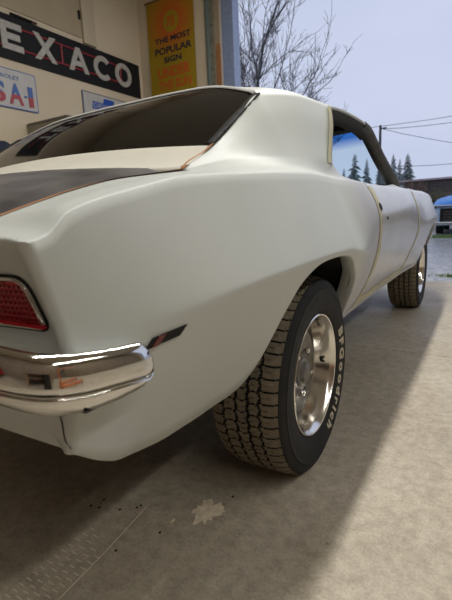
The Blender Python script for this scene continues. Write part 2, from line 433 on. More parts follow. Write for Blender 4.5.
# yellowish bare strips along the door edges and the rocker seam
def ribbon(name, pts, width_dirs, m, thick=.0015):
    rows = []
    for (p, w) in zip(pts, width_dirs):
        rows.append([p-w, p+w])
    V, F = grid(rows); o = mesh_obj(name, V, F, m, car, True); return o
for s in (1, -1):
    def pside(y, z, o=.0016): return Vector((s*(side(y, z)+o), y, z))
    zs = [.97-.50*i/30 for i in range(31)]
    wv = [.052+.012*math.sin(i*.45)+.006*math.sin(i*1.3) for i in range(31)]
    V, F = grid([[pside(.500, z), pside(.500+.5*w_, z), pside(.500+w_, z)] for z, w_ in zip(zs, wv)]); mesh_obj('door_edge_strip', V, F, edgeyel, car, True)
    V, F = grid([[pside(1.575, z), pside(1.60, z), pside(1.635, z)] for z in zs]); mesh_obj('fender_edge_strip', V, F, edgeyel, car, True)
    V, F = grid([[pside(.50+1.1*i/30, max(.459, .461)), pside(.50+1.1*i/30, .478), pside(.50+1.1*i/30, .496+.006*math.sin(i*.9))] for i in range(31)]); mesh_obj('rocker_edge_strip', V, F, edgeyel, car, True)
    # door lock and handle holes
    for (yy, zz, ry, rz) in ((.553,.885,.026,.017),(.645,.835,.012,.008)):
        rr = [[pside(yy+ry*k*math.cos(a*PI/6), zz+rz*k*math.sin(a*PI/6), .0022) for a in range(13)] for k in (.02, .6, 1)]
        V, F = grid(rr); mesh_obj('handle_hole', V, F, black, car)

# ---- deck lid, tulip panel, orange sanded gap edges
def deck_edge(y): return (itp(y, BX)-.010, itp(y, BZ)-.001)
rows = []
for i in range(41):
    y = -.990+.490*i/40
    ex, ez = deck_edge(y); r_ = []
    for k in range(33):
        u = -1+2*k/32; yy = y -.045*(1-u*u)*(i/40.)
        z = ez+(.020+.012*i/40)*(1-u*u)+.010*i/40
        if k in (0, 32): z -= .010
        r_.append(Vector((u*ex, yy, z)))
    rows.append(r_)
V, F = grid(rows); mesh_obj('deck_lid', V, F, deckm, car, True)
rows = []
for k in range(33):
    u = -1+2*k/32; ex, ez = deck_edge(-.50)
    a = Vector((u*(ex+.0), -.495-.045*(1-u*u), ez+.011+.032*(1-u*u)))
    b = Vector((u*.648, -.272-.045*(1-u*u), 1.071+.026*(1-u*u)))
    if abs(u) > .8:
        t = (abs(u)-.8)/.2; a = a.lerp(Vector((u*.660, -.440, 1.003)), t*t)
    rows.append([a+Vector((0, 0, -.012)), a]+[a.lerp(b, j/8)+Vector((0, 0, -.016*math.sin(PI*j/8))) for j in range(1, 9)])
V, F = grid(rows); mesh_obj('tulip_panel', V, F, primer_tulip, car, True)
for s in (1, -1):
    rows = []
    for i in range(46):
        y = -.99+.545*i/45; x = itp(y, BX); z = itp(y, BZ)
        rows.append([Vector((s*(x-.006), y, z-.006)), Vector((s*(x-.004), y, z+.001)), Vector((s*(x+.020+.012*max(0, (i-32)/13)), y, z+.0026))])
    V, F = grid(rows); mesh_obj('orange_gap_edge', V, F, rust, car, True)
    P = catmull([(.690,-.455,.996),(.668,-.445,.997),(.655,-.40,1.016),(.652,-.33,1.044),(.648,-.272,1.072)], 24)
    V, F = grid([[Vector((s*(p.x-.007), p.y, p.z-.001)), Vector((s*p.x, p.y, p.z+.004)), Vector((s*(p.x+.008), p.y, p.z+.004))] for p in P]); mesh_obj('orange_seam', V, F, rust, car, True)

# ---- rear glass with its black bed and bright trim
def bl_base(u): return Vector((u*.648, -.272-.045*(1-u*u), 1.071+.026*(1-u*u)))
def bl_top(u):
    x = abs(u)*roof_rows[0][0].x
    for a, b in zip(roof_rows[0], roof_rows[0][1:]):
        if b.x <= x <= a.x+1e-6:
            q = a.lerp(b, (a.x-x)/max(1e-6, a.x-b.x)); return Vector((u*roof_rows[0][0].x, q.y, q.z-.003))
    return Vector((u*.6, .12, 1.287))
rows = []
for j in range(17):
    f = j/16; rows.append([bl_base(-1+2*k/32).lerp(bl_top(-1+2*k/32), f)+Vector((0, -.012, .02))*math.sin(PI*f)*(1-(-1+2*k/32)**2*.7)-Vector((0, 0, .004)) for k in range(33)])
V, F = grid(rows); rg = mesh_obj('rear_window', V, F, glass_mat('tinted_rear_glass', (.16,.155,.13), .05, refl=.11), car, True); rg['label'] = 'dark glossy rear window glass'
def strip(name, fn0, fn1, n, m, off=.004):
    rows = []
    for i in range(n+1):
        a, b = fn0(i/n), fn1(i/n); rows.append([a, a+Vector((0, -off*.5, off)), b+Vector((0, -off*.5, off)), b])
    V, F = grid(rows); return mesh_obj(name, V, F, m, car, True)
for s in (1, -1):
    rnd = random.Random(3)
    jag = [.006*rnd.random() for _ in range(40)]
    def e0(t): 
        p = bl_base(1).lerp(bl_top(1), t); p.x += .006+.5*jag[int(t*30)]; return Vector((s*p.x, p.y, p.z+.002))
    def e1(t):
        p = bl_base(1).lerp(bl_top(1), t); return Vector((s*(p.x-.014-.4*jag[int(t*30)+5]), p.y-.003, p.z+.004))
    strip('black_sealant_bed', e0, e1, 30, black)
def t0(t): return bl_top(-1+2*t)+Vector((0, .004, .0035))
def t1(t): return bl_top(-1+2*t)+Vector((0, -.008, -.006))
strip('upper_trim', t0, t1, 40, mat('roof_lip', (.42,.42,.40), .35), .002)
def l0(t): p = bl_base(-1).lerp(bl_top(-1), t); return p+Vector((-.012, 0, .008))
def l1(t): p = bl_base(-1).lerp(bl_top(-1), t); return p+Vector((.022, 0, .010))
strip('side_trim', l0, l1, 20, black, .006)

# ---- windshield, A pillars, drip rails, headliner, dash
WH = [(-.655,1.40,1.325),(0,1.475,1.372),(.655,1.40,1.325)]
def ws_top(u): return Vector((u*.665, 1.475-.075*u*u, 1.368-.043*u*u))
def ws_base(u): return Vector((u*.745, 2.03-.24*u*u, 1.045-.005*u*u))
rows = []
for j in range(13):
    f = j/12; rows.append([ws_top(-1+2*k/24).lerp(ws_base(-1+2*k/24), f)+Vector((0, .03, .015))*math.sin(PI*f) for k in range(25)])
V, F = grid(rows); mesh_obj('windshield', V, F, glass_mat('windshield_glass', (.78,.90,.94), .02, (.05,.22,.62), 1.262, 1.315), car, True)
for s in (1, -1):
    P = catmull([(s*.700,1.24,1.335),(s*.700,1.36,1.326),(s*.708,1.45,1.285),(s*.735,1.58,1.19),(s*.768,1.70,1.10),(s*.790,1.775,1.040),(s*.795,1.80,1.01)], 40)
    rows = []
    for p in P:
        rows.append([p+Vector((s*q[0], q[1], q[2])) for q in ((.010,-.012,-.012),(.016,.0,.006),(.004,.02,.016),(-.03,.035,.012),(-.05,.02,-.02),(-.045,-.02,-.035),(-.01,-.035,-.030))])
    V, F = grid(rows, True); o = mesh_obj('windshield_pillar', V, F, mat('pillar_dark', (.045,.043,.036), .6, col2=(.075,.07,.058), nscale=15), car, True)
    # body-colour skin on the front face of the pillar
    V, F = grid([[p+Vector((s*.012, .004, .012)), p+Vector((s*.004, .024, .022)), p+Vector((-s*.03, .040, .018))] for p in P]); mesh_obj('pillar_skin', V, F, bare, car, True)
    # drip rail and the dark rail under it
    Rl = [Vector((s*itp(y, [(r[0], r[1]) for r in RAIL]), y, itp(y, [(r[0], r[2]) for r in RAIL]))) for y in [.585+.815*i/30 for i in range(31)]]
    V, F = grid([[p+Vector((0, 0, .006)), p+Vector((s*.012, 0, .003)), p+Vector((s*.012, 0, -.006)), p+Vector((0, 0, -.010))] for p in Rl]); mesh_obj('drip_rail', V, F, primer, car, True)
    V, F = grid([[p+Vector((s*.006, 0, -.006)), p+Vector((-s*.004, 0, -.045)), p+Vector((-s*.05, 0, -.050)), p+Vector((-s*.07, 0, -.01))] for p in Rl]); mesh_obj('roof_rail', V, F, headliner, car, True)
    # front edge of the sail panel: yellowish bare jamb
    jb = sail[-1]
    V, F = grid([[Vector((s*(q.x+.0045), q.y-.050, q.z)), Vector((s*(q.x+.004), q.y-.012, q.z)), Vector((s*(q.x+.002), q.y+.008, q.z)), Vector((s*(q.x-.04), q.y+.012, q.z))] for q in jb]); mesh_obj('pillar_jamb', V, F, edgeyel, car, True)
    # window sill inside, door inner skin
    V, F = grid([[Vector((s*.80, y, itp(y, BZ))), Vector((s*.775, y, itp(y, BZ)-.008)), Vector((s*.77, y, .6))] for y in [.33+1.29*i/20 for i in range(21)]]); mesh_obj('door_inner', V, F, headliner, car, True)
    V, F = grid([[Vector((s*.80, y, itp(min(y, 1.62), BZ))), Vector((s*.60, y, itp(min(y, 1.62), BZ)+.010))] for y in [1.61+.42*i/8 for i in range(9)]]); mesh_obj('cowl_side', V, F, bare, car, True)
inner = []
for r in roof_rows:
    inner.append([Vector((p.x*.97, p.y, p.z-.028)) for p in r]+[Vector((-p.x*.97, p.y, p.z-.028)) for p in r[::-1][1:]])
V, F = grid(inner); mesh_obj('headliner', V, F, headliner, car, True)
for s in (1, -1):
    V, F = grid([[Vector((s*(q.x-.035), q.y, q.z-.01)) for q in r] for r in sail]); mesh_obj('sail_lining', V, F, headliner, car, True)
box('cowl_panel', -.62, .62, 1.98, 2.06, 1.0, 1.035, bare, car, .006)
box('dashboard', -.76, .76, 1.55, 1.98, .80, 1.015, headliner, car, .03)
box('parcel_shelf', -.66, .66, -.42, .10, .90, .915, headliner, car)
box('floor_pan', -.70, .70, -.40, 3.40, .45, .48, under, car)
box('rear_bulkhead', -.70, .70, -.45, -.43, .46, .95, under, car)
for s in (1, -1):
    sv = box('sun_visor', s*.12 if s > 0 else -.60, s*.60 if s > 0 else -.12, 1.22, 1.34, 1.318, 1.332, headliner, car, .006)
for sx in (-.36, .36):
    bm = bmesh.new(); add_box(bm, sx-.25, sx+.25, .75, 1.25, .45, .62, .04); add_box(bm, sx-.24, sx+.24, .68, .82, .55, .98, .05)
    bm_obj('front_seat', bm, headliner, car)
# inner wheel houses
for s in (1, -1):
    for yc in (0, 2.743):
        rows = []
        for (ry, rz) in [(-.52,.40)]+ARCH+[(.40,.40)]:
            y = yc+ry; xx = side(y, min(rz+.02, .74))-.028
            rows.append([Vector((s*xx, y, rz)), Vector((s*(xx-.03), y+.1*ry, rz+.02)), Vector((s*.50, y+.1*ry, rz+.02)), Vector((s*.50, yc+ry*.1, .40))])
        V, F = grid(rows); mesh_obj('wheel_house', V, F, under, car, True)
# tail floor under the trunk, so that nothing shows through
box('trunk_floor', -.66, .66, -.86, -.40, .57, .60, under, car)
tube('axle', [(-.62,0,.335),(.62,0,.335)], .045, under, car, 12)
bm = bmesh.new(); bmesh.ops.create_uvsphere(bm, u_segments=16, v_segments=10, radius=.14, matrix=Matrix.Translation((0, 0, .335)))
bm_obj('differential', bm, under, car, True)
tube('front_axle', [(-.62,2.743,.335),(.62,2.743,.335)], .04, under, car, 12)

# ---- rear bumper: chrome bar swept round the corner
PLAN = [(0,-1.085),(.3,-1.082),(.55,-1.070),(.72,-1.052),(.80,-1.038),(.85,-1.018),(.878,-.985),(.889,-.945),(.893,-.91),(.894,-.885),(.893,-.862)]
path = catmull([(a, b, 0) for a, b in PLAN], 90)
half = []
L = [0]
for a, b in zip(path, path[1:]): L.append(L[-1]+(b-a).length)
for i, p in enumerate(path):
    t = (path[min(i+1, 89)]-path[max(i-1, 0)]).normalized(); nrm = Vector((-t.y, t.x, 0)) if False else Vector((t.y, -t.x, 0))
    rem = L[-1]-L[i]
    zt_ = itp(L[i]/L[-1], [(0,.760),(.55,.750),(.72,.740),(.85,.720),(.93,.710),(1,.703)])
    zl_ = itp(L[i]/L[-1], [(0,.702),(.55,.697),(.70,.688),(.78,.677),(.85,.668),(.93,.660),(1,.651)])
    zb_ = itp(L[i]/L[-1], [(0,.672),(.55,.668),(.70,.660),(.78,.646),(.85,.633),(.93,.630),(1,.634)])
    tip = 1-max(0, 1-rem/.026); tip = math.sqrt(max(.0, 1-(1-tip)**2)); zm = (zt_+zb_)/2
    prof = [(-.035, zt_-.026), (-.016, zt_-.010), (-.006, zt_-.001), (.001, zt_-.0015), (.0055, zt_-.008), (.0095, (zt_*.72+zl_*.28)), (.0115, (zt_*.45+zl_*.55)), (.012, (zt_*.2+zl_*.8)), (.0125, zl_+.004), (.009, zl_+.001), (.0015, zl_), (.0015, zl_-.002), (.010, zl_-.004), (.011, zl_-.007), (.003, zb_+.006), (-.005, zb_+.001), (-.015, zb_-.001), (-.035, zb_+.004)]
    ring = []
    for o, z in prof:
        q = p+nrm*(o*(.35+.65*tip)); ring.append(Vector((q.x, q.y, zm+(z-zm)*max(.05, tip))))
    half.append(ring)
full = [[Vector((-v.x, v.y, v.z)) for v in r] for r in half[::-1]]+half[1:]
V, F = grid(full, True); bumper = mesh_obj('rear_bumper', V, F, chrome, car, True); bumper['label'] = 'chrome rear bumper'
bumper.data.set_sharp_from_angle(angle=math.radians(60))
box('bumper_slot', .874, .8855, -.985, -.968, .6350, .6380, gl_black, car)

# ---- tail lights: gasket, chrome bezel, gridded red lens
def tail_y(x, z):
    # depth of the recessed tail panel at x, z (same construction as the shell)
    best = min(tail_rows, key=lambda r: abs(r[20].x-x)); j = min(range(3, nside), key=lambda j: abs(best[j].z-z)); return best[j].y
def rounded(poly, rads, n=7):
    out = []; N = len(poly)
    for i in range(N):
        a, b, c = Vector(poly[i-1]), Vector(poly[i]), Vector(poly[(i+1) % N]); r = rads[i]
        p, q = b+(a-b).normalized()*r, b+(c-b).normalized()*r
        for k in range(n):
            t = k/(n-1); out.append((1-t)**2*p+2*t*(1-t)*b+t*t*q)
    return out
outl = rounded([(.30,.812),(.780,.808),(.798,.731),(.30,.727)], [.02,.026,.020,.02])
cx_, cz_ = .55, .766
def inset(P, d):
    out = []
    for i, p in enumerate(P):
        a, b = P[i-1], P[(i+1) % len(P)]; t = (b-a).normalized(); out.append(p+Vector((-t.y, t.x))*-d if False else p+Vector((t.y, -t.x))*d)
    return out
def panel_y(x, z):
    x = abs(x); out = []
    for r in tail_rows:
        for j in range(3, nside-1):
            if r[j].z <= z <= r[j+1].z:
                f = (z-r[j].z)/(r[j+1].z-r[j].z); q = r[j].lerp(r[j+1], f); out.append((q.x, q.y)); break
    for (xa, ya), (xb, yb) in zip(out, out[1:]):
        if xb <= x <= xa: return ya+(yb-ya)*(xa-x)/max(1e-6, xa-xb)
    return out[-1][1]
for s in (1, -1):
    lamp = bpy.data.objects.new('tail_light', None); link(lamp, car)
    def ringmesh(name, offs, m):
        rows = []
        for (d, y) in offs: rows.append([Vector((s*q.x, panel_y(q.x, q.y)+y, q.y)) for q in inset(outl, d)])
        V, F = grid(rows, True); return mesh_obj(name, V, F, m, lamp, True)
    ringmesh('gasket', [(-.0035,.004),(-.0035,-.002),(-.001,-.003),(.001,.004)], black)
    ringmesh('bezel', [(0,.004),(.0,-.005),(.0015,-.0075),(.0042,-.0075),(.0062,-.005),(.0068,.004)], chrome)
    V = [Vector((s*q.x, panel_y(q.x, q.y)-.001, q.y)) for q in inset(outl, .004)]
    mesh_obj('lens_back', V, [tuple(range(len(V)))], mat('red_lens_web', (.50,.05,.06), .3), lamp)
    # grid of little lens pillows
    bm = bmesh.new(); nx, nzz = 58, 11
    poly = inset(outl, .0072)
    def inside(x, z):
        c = False; n = len(poly)
        for i in range(n):
            a, b = poly[i], poly[i-1]
            if (a.y > z) != (b.y > z) and x < (b.x-a.x)*(z-a.y)/(b.y-a.y)+a.x: c = not c
        return c
    px, pz = .0105, .0082
    for iz in range(9):
        z = .7405+iz*pz
        for ix in range(60):
            x = .305+ix*px
            if not inside(x+px*.5, z+pz*.4): continue
            py_ = panel_y(x, z); yb = py_-.0005; yt = py_-.0065; g = .0013; h = .0026
            q = [bm.verts.new((s*a, yb, c)) for a, c in ((x+g, z+g), (x+px-g, z+g), (x+px-g, z+pz-g), (x+g, z+pz-g))]
            w = [bm.verts.new((s*a, yt, c)) for a, c in ((x+h, z+h), (x+px-h, z+h), (x+px-h, z+pz-h), (x+h, z+pz-h))]
            bm.faces.new(w)
            for k in range(4): bm.faces.new((q[k], q[(k+1) % 4], w[(k+1) % 4], w[k]))
    stuff(bm_obj('lens_grid', bm, redlens, lamp))
    box('lens_bar', min(s*.31, s*.795), max(s*.31, s*.795), panel_y(.7, .735)-.0075, panel_y(.7, .735)-.001, .7345, .7395, mat('red_bar', (.45,.006,.015), .2), lamp)
# ---- side markers
for s in (1, -1):
    def mk(name, y0, y1, m, o):
        def zz(y, t): 
            f = (y+.855)/.086; return (.682+.0055*f+t*.0165-.0025)
        rows = []
        n = 8
        for i in range(n+1):
            y = y0+(y1-y0)*i/n
            rows.append([Vector((s*(side(y, zz(y, t))+oo), y+.014*t, zz(y, t))) for t, oo in ((0, 0), (0, o), (1, o), (1, 0))])
        V, F = grid(rows); V2 = V; 
        mo = mesh_obj(name, V, F+[(0, 1, 2, 3), tuple(len(V)-4+k for k in (3, 2, 1, 0))], m, car); return mo
    mk('side_marker_frame', -.852, -.776, black, .0035)
    mk('side_marker_lens', -.842, -.826, reddark, .0048)
# ---- seams round the tail: valance and quarter end
for s in (1, -1):
    for name, P in (('valance_seam', [(.786,.640),(.782,.615),(.792,.597),(.812,.552)]), ):
        pts = catmull([(a, 0, b) for a, b in P], 12); rows = []
        for p in pts:
            y = panel_y(p.x, p.z); rows.append([Vector((s*(p.x-.002), y-.0015, p.z)), Vector((s*(p.x+.002), y-.0015, p.z))])
        # follows the rounded corner just proud of the skin
        V, F = grid(rows); mesh_obj(name, V, F, seam, car)

# ---- wheels
RT = .335
TWX = .7475
tm = None
def build_tread():
    PCH = 12; NC, NP = 58*PCH, 61
    V, F, FM = [], [], []
    rows = []; hs = []
    GR = (-.60, -.20, .16, .50)
    for i in range(NC):
        th = 2*PI*i/NC
        row = []; hr = []
        zig = .030*abs((i % PCH)/(PCH/2)-1)*2-.030
        for k in range(NP):
            u = -1+2*k/(NP-1)
            d = 0
            for n_, uc in enumerate(GR):
                if abs(u-uc-zig*(1 if n_ % 2 else -1)) < (.030 if n_ in (1, 2) else .026): d = .008
            rib = sum(u > uc for uc in GR)
            lo = -1 if rib == 0 else GR[rib-1]; hi = 1 if rib == 4 else GR[rib]; v_ = (u-lo)/(hi-lo)
            ph = (i+rib*5+int(round((3.0 if rib in (1, 2, 3) else 1.0)*math.sin(v_*PI)*(1 if rib % 2 else -1)))) % PCH
            if ph == 0: d = max(d, .0055)
            if ph == PCH//2 and (v_ < .55 if rib % 2 else v_ > .45) and rib in (1, 2, 3): d = max(d, .004)
            if ph == PCH//2 and rib == 4 and .15 < v_ < .5: d = max(d, .003)
            r = RT-.010*max(0, abs(u)-.55)**2*5-d
            row.append(Vector((.108*u, r*math.cos(th), r*math.sin(th)))); hr.append(d)
        rows.append(row); hs.append(hr)
    V = [p for r in rows for p in r]
    for i in range(NC):
        j = (i+1) % NC
        for k in range(NP-1):
            F.append((i*NP+k, i*NP+k+1, j*NP+k+1, j*NP+k)); FM.append(1 if sum((hs[i][k], hs[i][k+1], hs[j][k], hs[j][k+1])) > .0105 else 0)
    return V, F, FM
def make_wheel():
    w = bpy.data.objects.new('wheel', None); link(w, car)
    V, F, FM = build_tread(); mesh_obj('tread', V, F, dust, w, False, mats=[dust, groove], fmat=FM)
    prof = [(.098,.204),(.107,.211),(.1125,.222),(.117,.240),(.1205,.262),(.122,.280),(.1215,.290),(.1225,.2905),(.1225,.2935),(.1205,.294),(.1185,.303),(.118,.3045),(.114,.316),(.1085,.323),(.104,.3245)]
    n = 128
    V, F = lathe_x(prof, n); V2, F2 = lathe_x([(-a, b) for a, b in prof], n)
    o = len(V); F += [tuple(k+o for k in f[::-1]) for f in F2]; V = V+V2
    V3, F3 = lathe_x([(-.098,.204),(-.09,.20),(.09,.20),(.098,.204)], n); o = len(V); F += [tuple(k+o for k in f) for f in F3]; V += V3
    mesh_obj('sidewall', V, F, tyre, w, True)
    # rim: polished lip and deep barrel, then the back half
    V, F = lathe_x([(.100,.206),(.1085,.2075),(.111,.205),(.110,.201),(.104,.198),(.098,.1935),(.090,.190),(.060,.182),(.030,.174),(.012,.168),(.010,.160)], n)
    rim = mesh_obj('rim', V, F, alu, w, True); rim.data.set_sharp_from_angle(angle=math.radians(35))
    V, F = lathe_x([(.010,.160),(-.08,.175),(-.10,.20)], 64); mesh_obj('rim_back', V, F, castgrey, w, True)
    # centre: dished disc with five broad spokes and dark gaps
    V, F = lathe_x([(.012,.158),(.008,.150),(.008,.05),(.008,.001)], 64); mesh_obj('disc_back', V, F, mat('brake_dark', (.05,.047,.042), .6, metal=.4), w, True)
    V, F = lathe_x([(.022,.150),(.036,.153),(.042,.150),(.043,.142),(.036,.128),(.033,.110),(.034,.098)], 72); dd = mesh_obj('disc', V, F, castgrey, w, True); dd.data.set_sharp_from_angle(angle=math.radians(40))
    for k in range(5):
        a0 = 2*PI*k/5+.3; yy, zz = .124*math.cos(a0), .124*math.sin(a0)
        V, F = lathe_x([(.0,.015),(.0015,.0145),(.0008,.011),(-.003,.0005)], 16, .0355, yy, zz); mesh_obj('disc_hole', V, F, mat('brake_dark', (.05,.047,.042)), w)
    V, F = lathe_x([(.040,.052),(.058,.048),(.062,.043),(.062,.034),(.072,.032),(.076,.027),(.078,.001)], 40); cap = mesh_obj('centre_cap', V, F, castgrey, w, True); cap.data.set_sharp_from_angle(angle=.6)
    nutme = None
    for k in range(5):
        a = 2*PI*k/5+.3+PI/5
        if nutme is None:
            V, F = lathe_x([(.0,.0135),(.012,.0135),(.014,.012),(.026,.0105),(.030,.007),(.031,.0005)], 6); no = mesh_obj('lug_nut', V, F, chrome, w); nutme = no.data
        else: no = link(bpy.data.objects.new('lug_nut', nutme), w)
        no.location = (.034, .078*math.cos(a), .078*math.sin(a))
    V, F = lathe_x([(.030,.100),(.040,.096),(.041,.088),(.041,.05)], 48); mesh_obj('hub_flange', V, F, castgrey, w, True)
    # valve stem in the barrel
    tube('valve_stem', [(.062,.182*math.cos(.03),.182*math.sin(.03)-.012),(.068,.166,-.010),(.080,.160,-.010)], [.008,.006,.004], black, w)
    # raised white letters, reading clockwise seen from outside
    word = 'BFGoodrich'; adv = []
    ang = math.radians(24.5)
    PR = [(.211,.107),(.222,.1125),(.240,.117),(.262,.1205),(.280,.122),(.290,.1215)]
    widths = {'B':.031,'F':.027,'G':.034,'o':.029,'d':.029,'r':.021,'i':.015,'c':.027,'h':.028}
    for ch in word:
        me = text_mesh(ch, .050, .0016, .001, align='LEFT')
        for v in me.vertices: pass
        xs = [v.co.x for v in me.vertices]; x0 = min(xs); wch = max(xs)-x0
        ysv = 0
        for v in me.vertices:
            lx = v.co.x-x0; ly = v.co.y
            a = ang-lx/.252*1.28; r_ = .2530+ly*.92
            v.co = Vector((itp(r_, PR)+(.0014 if v.co.z > 0 else -.002), r_*math.cos(a), r_*math.sin(a)))
        me.materials.clear(); me.materials.append(whitelet); me.name = 'letter'
        link(bpy.data.objects.new('letter', me), w)
        ang -= (wch*1.28+.0130)/.252
    return w
def copy_tree(o, parent):
    c = o.copy(); COL.objects.link(c); c.parent = parent
    for ch in list(o.children): copy_tree(ch, c)
    return c
wheel = make_wheel()
wheel.location = (TWX, 0, RT); wheel.rotation_euler = (0, 0, 0); wheel['label'] = 'rear wheel with polished rim and white lettered tyre'
w2 = copy_tree(wheel, car); w2.location = (TWX+.002, 2.743, RT); w2.rotation_euler = (2.2, 0, 0); w2['label'] = 'front wheel by the doorway'
w3 = copy_tree(wheel, car); w3.location = (-TWX, 0, RT); w3.rotation_euler = (.8, 0, PI); w3['label'] = 'far rear wheel under the body'
w4 = copy_tree(wheel, car); w4.location = (-TWX, 2.743, RT); w4.rotation_euler = (1.4, 0, PI); w4['label'] = 'far front wheel under the body'

# ================================================================== GARAGE
XL, XR, YB, YF, ZCL = -3.265, 6.2, -4.6, 4.05, 4.36
def floor_mat():
    m = bpy.data.materials.new('concrete'); m.use_nodes = True; nt = m.node_tree; b = nt.nodes['Principled BSDF']
    t = nt.nodes.new('ShaderNodeTexCoord')
    def noise(sc, det=6, rough=.6):
        n = nt.nodes.new('ShaderNodeTexNoise'); n.inputs['Scale'].default_value = sc; n.inputs['Detail'].default_value = det; n.inputs['Roughness'].default_value = rough
        nt.links.new(t.outputs['Object'], n.inputs['Vector']); return n
    def ramp(src, e):
        r = nt.nodes.new('ShaderNodeValToRGB'); el = r.color_ramp.elements
        el[0].position, el[0].color = e[0][0], (*e[0][1], 1); el[1].position, el[1].color = e[1][0], (*e[1][1], 1)
        nt.links.new(src, r.inputs[0]); return r
    def mul(a, b_, f=1.0, mode='MULTIPLY'):
        x = nt.nodes.new('ShaderNodeMix'); x.data_type = 'RGBA'; x.blend_type = mode; x.inputs[0].default_value = f
        nt.links.new(a, x.inputs[6]); nt.links.new(b_, x.inputs[7]); return x
    A = ramp(noise(1.6, 8).outputs['Fac'], ((.3, (.43,.372,.28)), (.7, (.60,.54,.43))))
    B = ramp(noise(24, 6, .7).outputs['Fac'], ((.35, (.72,.70,.68)), (.65, (1.05,1.05,1.05))))
    M1 = mul(A.outputs[0], B.outputs[0])
    D = ramp(noise(130, 3).outputs['Fac'], ((.35, (.84,.84,.84)), (.6, (1.03,1.03,1.03))))
    M2 = mul(M1.outputs[2], D.outputs[0])
    # small chips and dark oil specks
    v = nt.nodes.new('ShaderNodeTexVoronoi'); v.inputs['Scale'].default_value = 9; nt.links.new(t.outputs['Object'], v.inputs['Vector'])
    S = ramp(v.outputs['Distance'], ((.03, (.35,.32,.28)), (.06, (1, 1, 1))))
    M3 = mul(M2.outputs[2], S.outputs[0], .6)
    nt.links.new(M3.outputs[2], b.inputs['Base Color'])
    R = ramp(noise(3, 5).outputs['Fac'], ((.3, (.42,.42,.42)), (.7, (.66,.66,.66))))
    nt.links.new(R.outputs[0], b.inputs['Roughness'])
    bp = nt.nodes.new('ShaderNodeBump'); bp.inputs['Strength'].default_value = .25; bp.inputs['Distance'].default_value = .004
    nt.links.new(noise(70, 6).outputs['Fac'], bp.inputs['Height']); nt.links.new(bp.outputs[0], b.inputs['Normal'])
    return m
conc = floor_mat()
wallm = mat('painted_drywall', (.60,.515,.385), .85, col2=(.65,.56,.42), nscale=1.2, bump=.05, bscale=90)
ceilm = mat('ceiling_board', (.50,.45,.36), .9)
floor = struct(box('floor', XL-.15, XR+.15, YB-.15, 4.22, -.12, -.009, mat('joint_dark', (.07,.06,.05), .9)))
ybs = [YB-.15, -2.2, 1.395, 4.22]; xbs = [XL-.15, -1.9, 2.75, XR+.15]
for y0, y1 in zip(ybs, ybs[1:]):
    for x0, x1 in zip(xbs, xbs[1:]):
        box('slab', x0+.003, x1-.003, y0+.003, y1-.003, -.06, 0, conc, floor, .003)
# cement patches and old tyre print on the floor (wear of the slab itself)
ZB = [.0008]
def blot(name, cx, cy, pts, m):
    ZB[0] += .0003; z = ZB[0]
    V = [(cx, cy, z)]+[(cx+a, cy+b, z) for a, b in pts]; F = [(0, i+1, (i+1) % len(pts)+1) for i in range(len(pts))]
    return mesh_obj(name, V, F, m, floor)
rb = random.Random(5)
def rpts(rx, ry, n=22, j=.35, rot=0):
    out = []
    for k in range(n):
        a = 2*PI*k/n; r = 1+rb.uniform(-j, j); x, y = rx*r*math.cos(a), ry*r*math.sin(a)
        out.append((x*math.cos(rot)-y*math.sin(rot), x*math.sin(rot)+y*math.cos(rot)))
    return out
patch = mat('cement_patch', (.90,.79,.60), .9, col2=(.72,.62,.47), nscale=40)
def floor_pt(px, py):
    d = fwd+(px-226)/426.99*rt+(300-py)/426.99*up; t = -camo.location.z/d.z; return camo.location+d*t
q = floor_pt(206, 512); blot('cement_patch', q.x, q.y, rpts(.040, .050, 26, .35), patch)
q = floor_pt(218, 511); blot('cement_patch', q.x, q.y, rpts(.022, .016, 16, .3), patch)
q = floor_pt(173, 521); blot('cement_patch', q.x, q.y, rpts(.006, .012, 12, .3), patch)
gritm = mat('dark_grit', (.02,.018,.015), .9)
for (a, b) in ((91,506),(99,508),(120,510),(137,508),(141,506),(160,533),(116,551),(104,500),(233,497)):
    q = floor_pt(a, b); g = bmesh.new(); bmesh.ops.create_icosphere(g, subdivisions=1, radius=.004, matrix=Matrix.Translation((q.x, q.y, .002)) @ Matrix.Diagonal((1, 1.3, .5, 1)))
    bm_obj('grit_crumb', g, gritm, floor)
printm = mat('old_tyre_print', (.66,.60,.48), .85)
bmp = bmesh.new()
for i in range(14):       # faint print left by a wet tread: short bars beside the scratch
    for j in range(4):
        a, b = 8+i*7.0+j*11, 596-i*5.6+j*3.5-(j*1.5)
        if a > 98 or b > 600: continue
        q = floor_pt(a, b); add_box(bmp, q.x-.010, q.x+.010, q.y-.0016, q.y+.0016, .0002, .0009)
stuff(bm_obj('tread_print', bmp, printm, floor))
q0, q1 = floor_pt(58, 600), floor_pt(150, 503)
tube('floor_scratch', [(q0.x, q0.y, .0003), ((q0.x+q1.x)/2+.004, (q0.y+q1.y)/2, .0003), (q1.x, q1.y, .0003)], .0009, printm, floor, 6)

DX0, DX1, DZ = -1.70, 5.9, 4.10  # doorway's right end is unseen, widened to let more sky light in
struct(box('wall_left', XL-.15, XL, YB, YF+.15, 0, ZCL, wallm))
bm = bmesh.new(); add_box(bm, XL, -2.105, YF, YF+.15, 0, ZCL); add_box(bm, DX1, XR, YF, YF+.15, 0, ZCL); add_box(bm, -2.105, DX1, YF, YF+.15, DZ, ZCL)
struct(bm_obj('wall_front', bm, wallm))
darkwall = mat('dark_panelling', (.17,.13,.09), .7, col2=(.22,.17,.12), nscale=2)
struct(box('wall_back', XL, XR, YB-.15, YB, 0, ZCL, darkwall))
struct(box('wall_right', XR, XR+.15, YB, YF+.15, 0, ZCL, darkwall))
struct(box('ceiling', XL-.15, XR+.15, YB-.15, YF+.15, ZCL, ZCL+.12, ceilm))
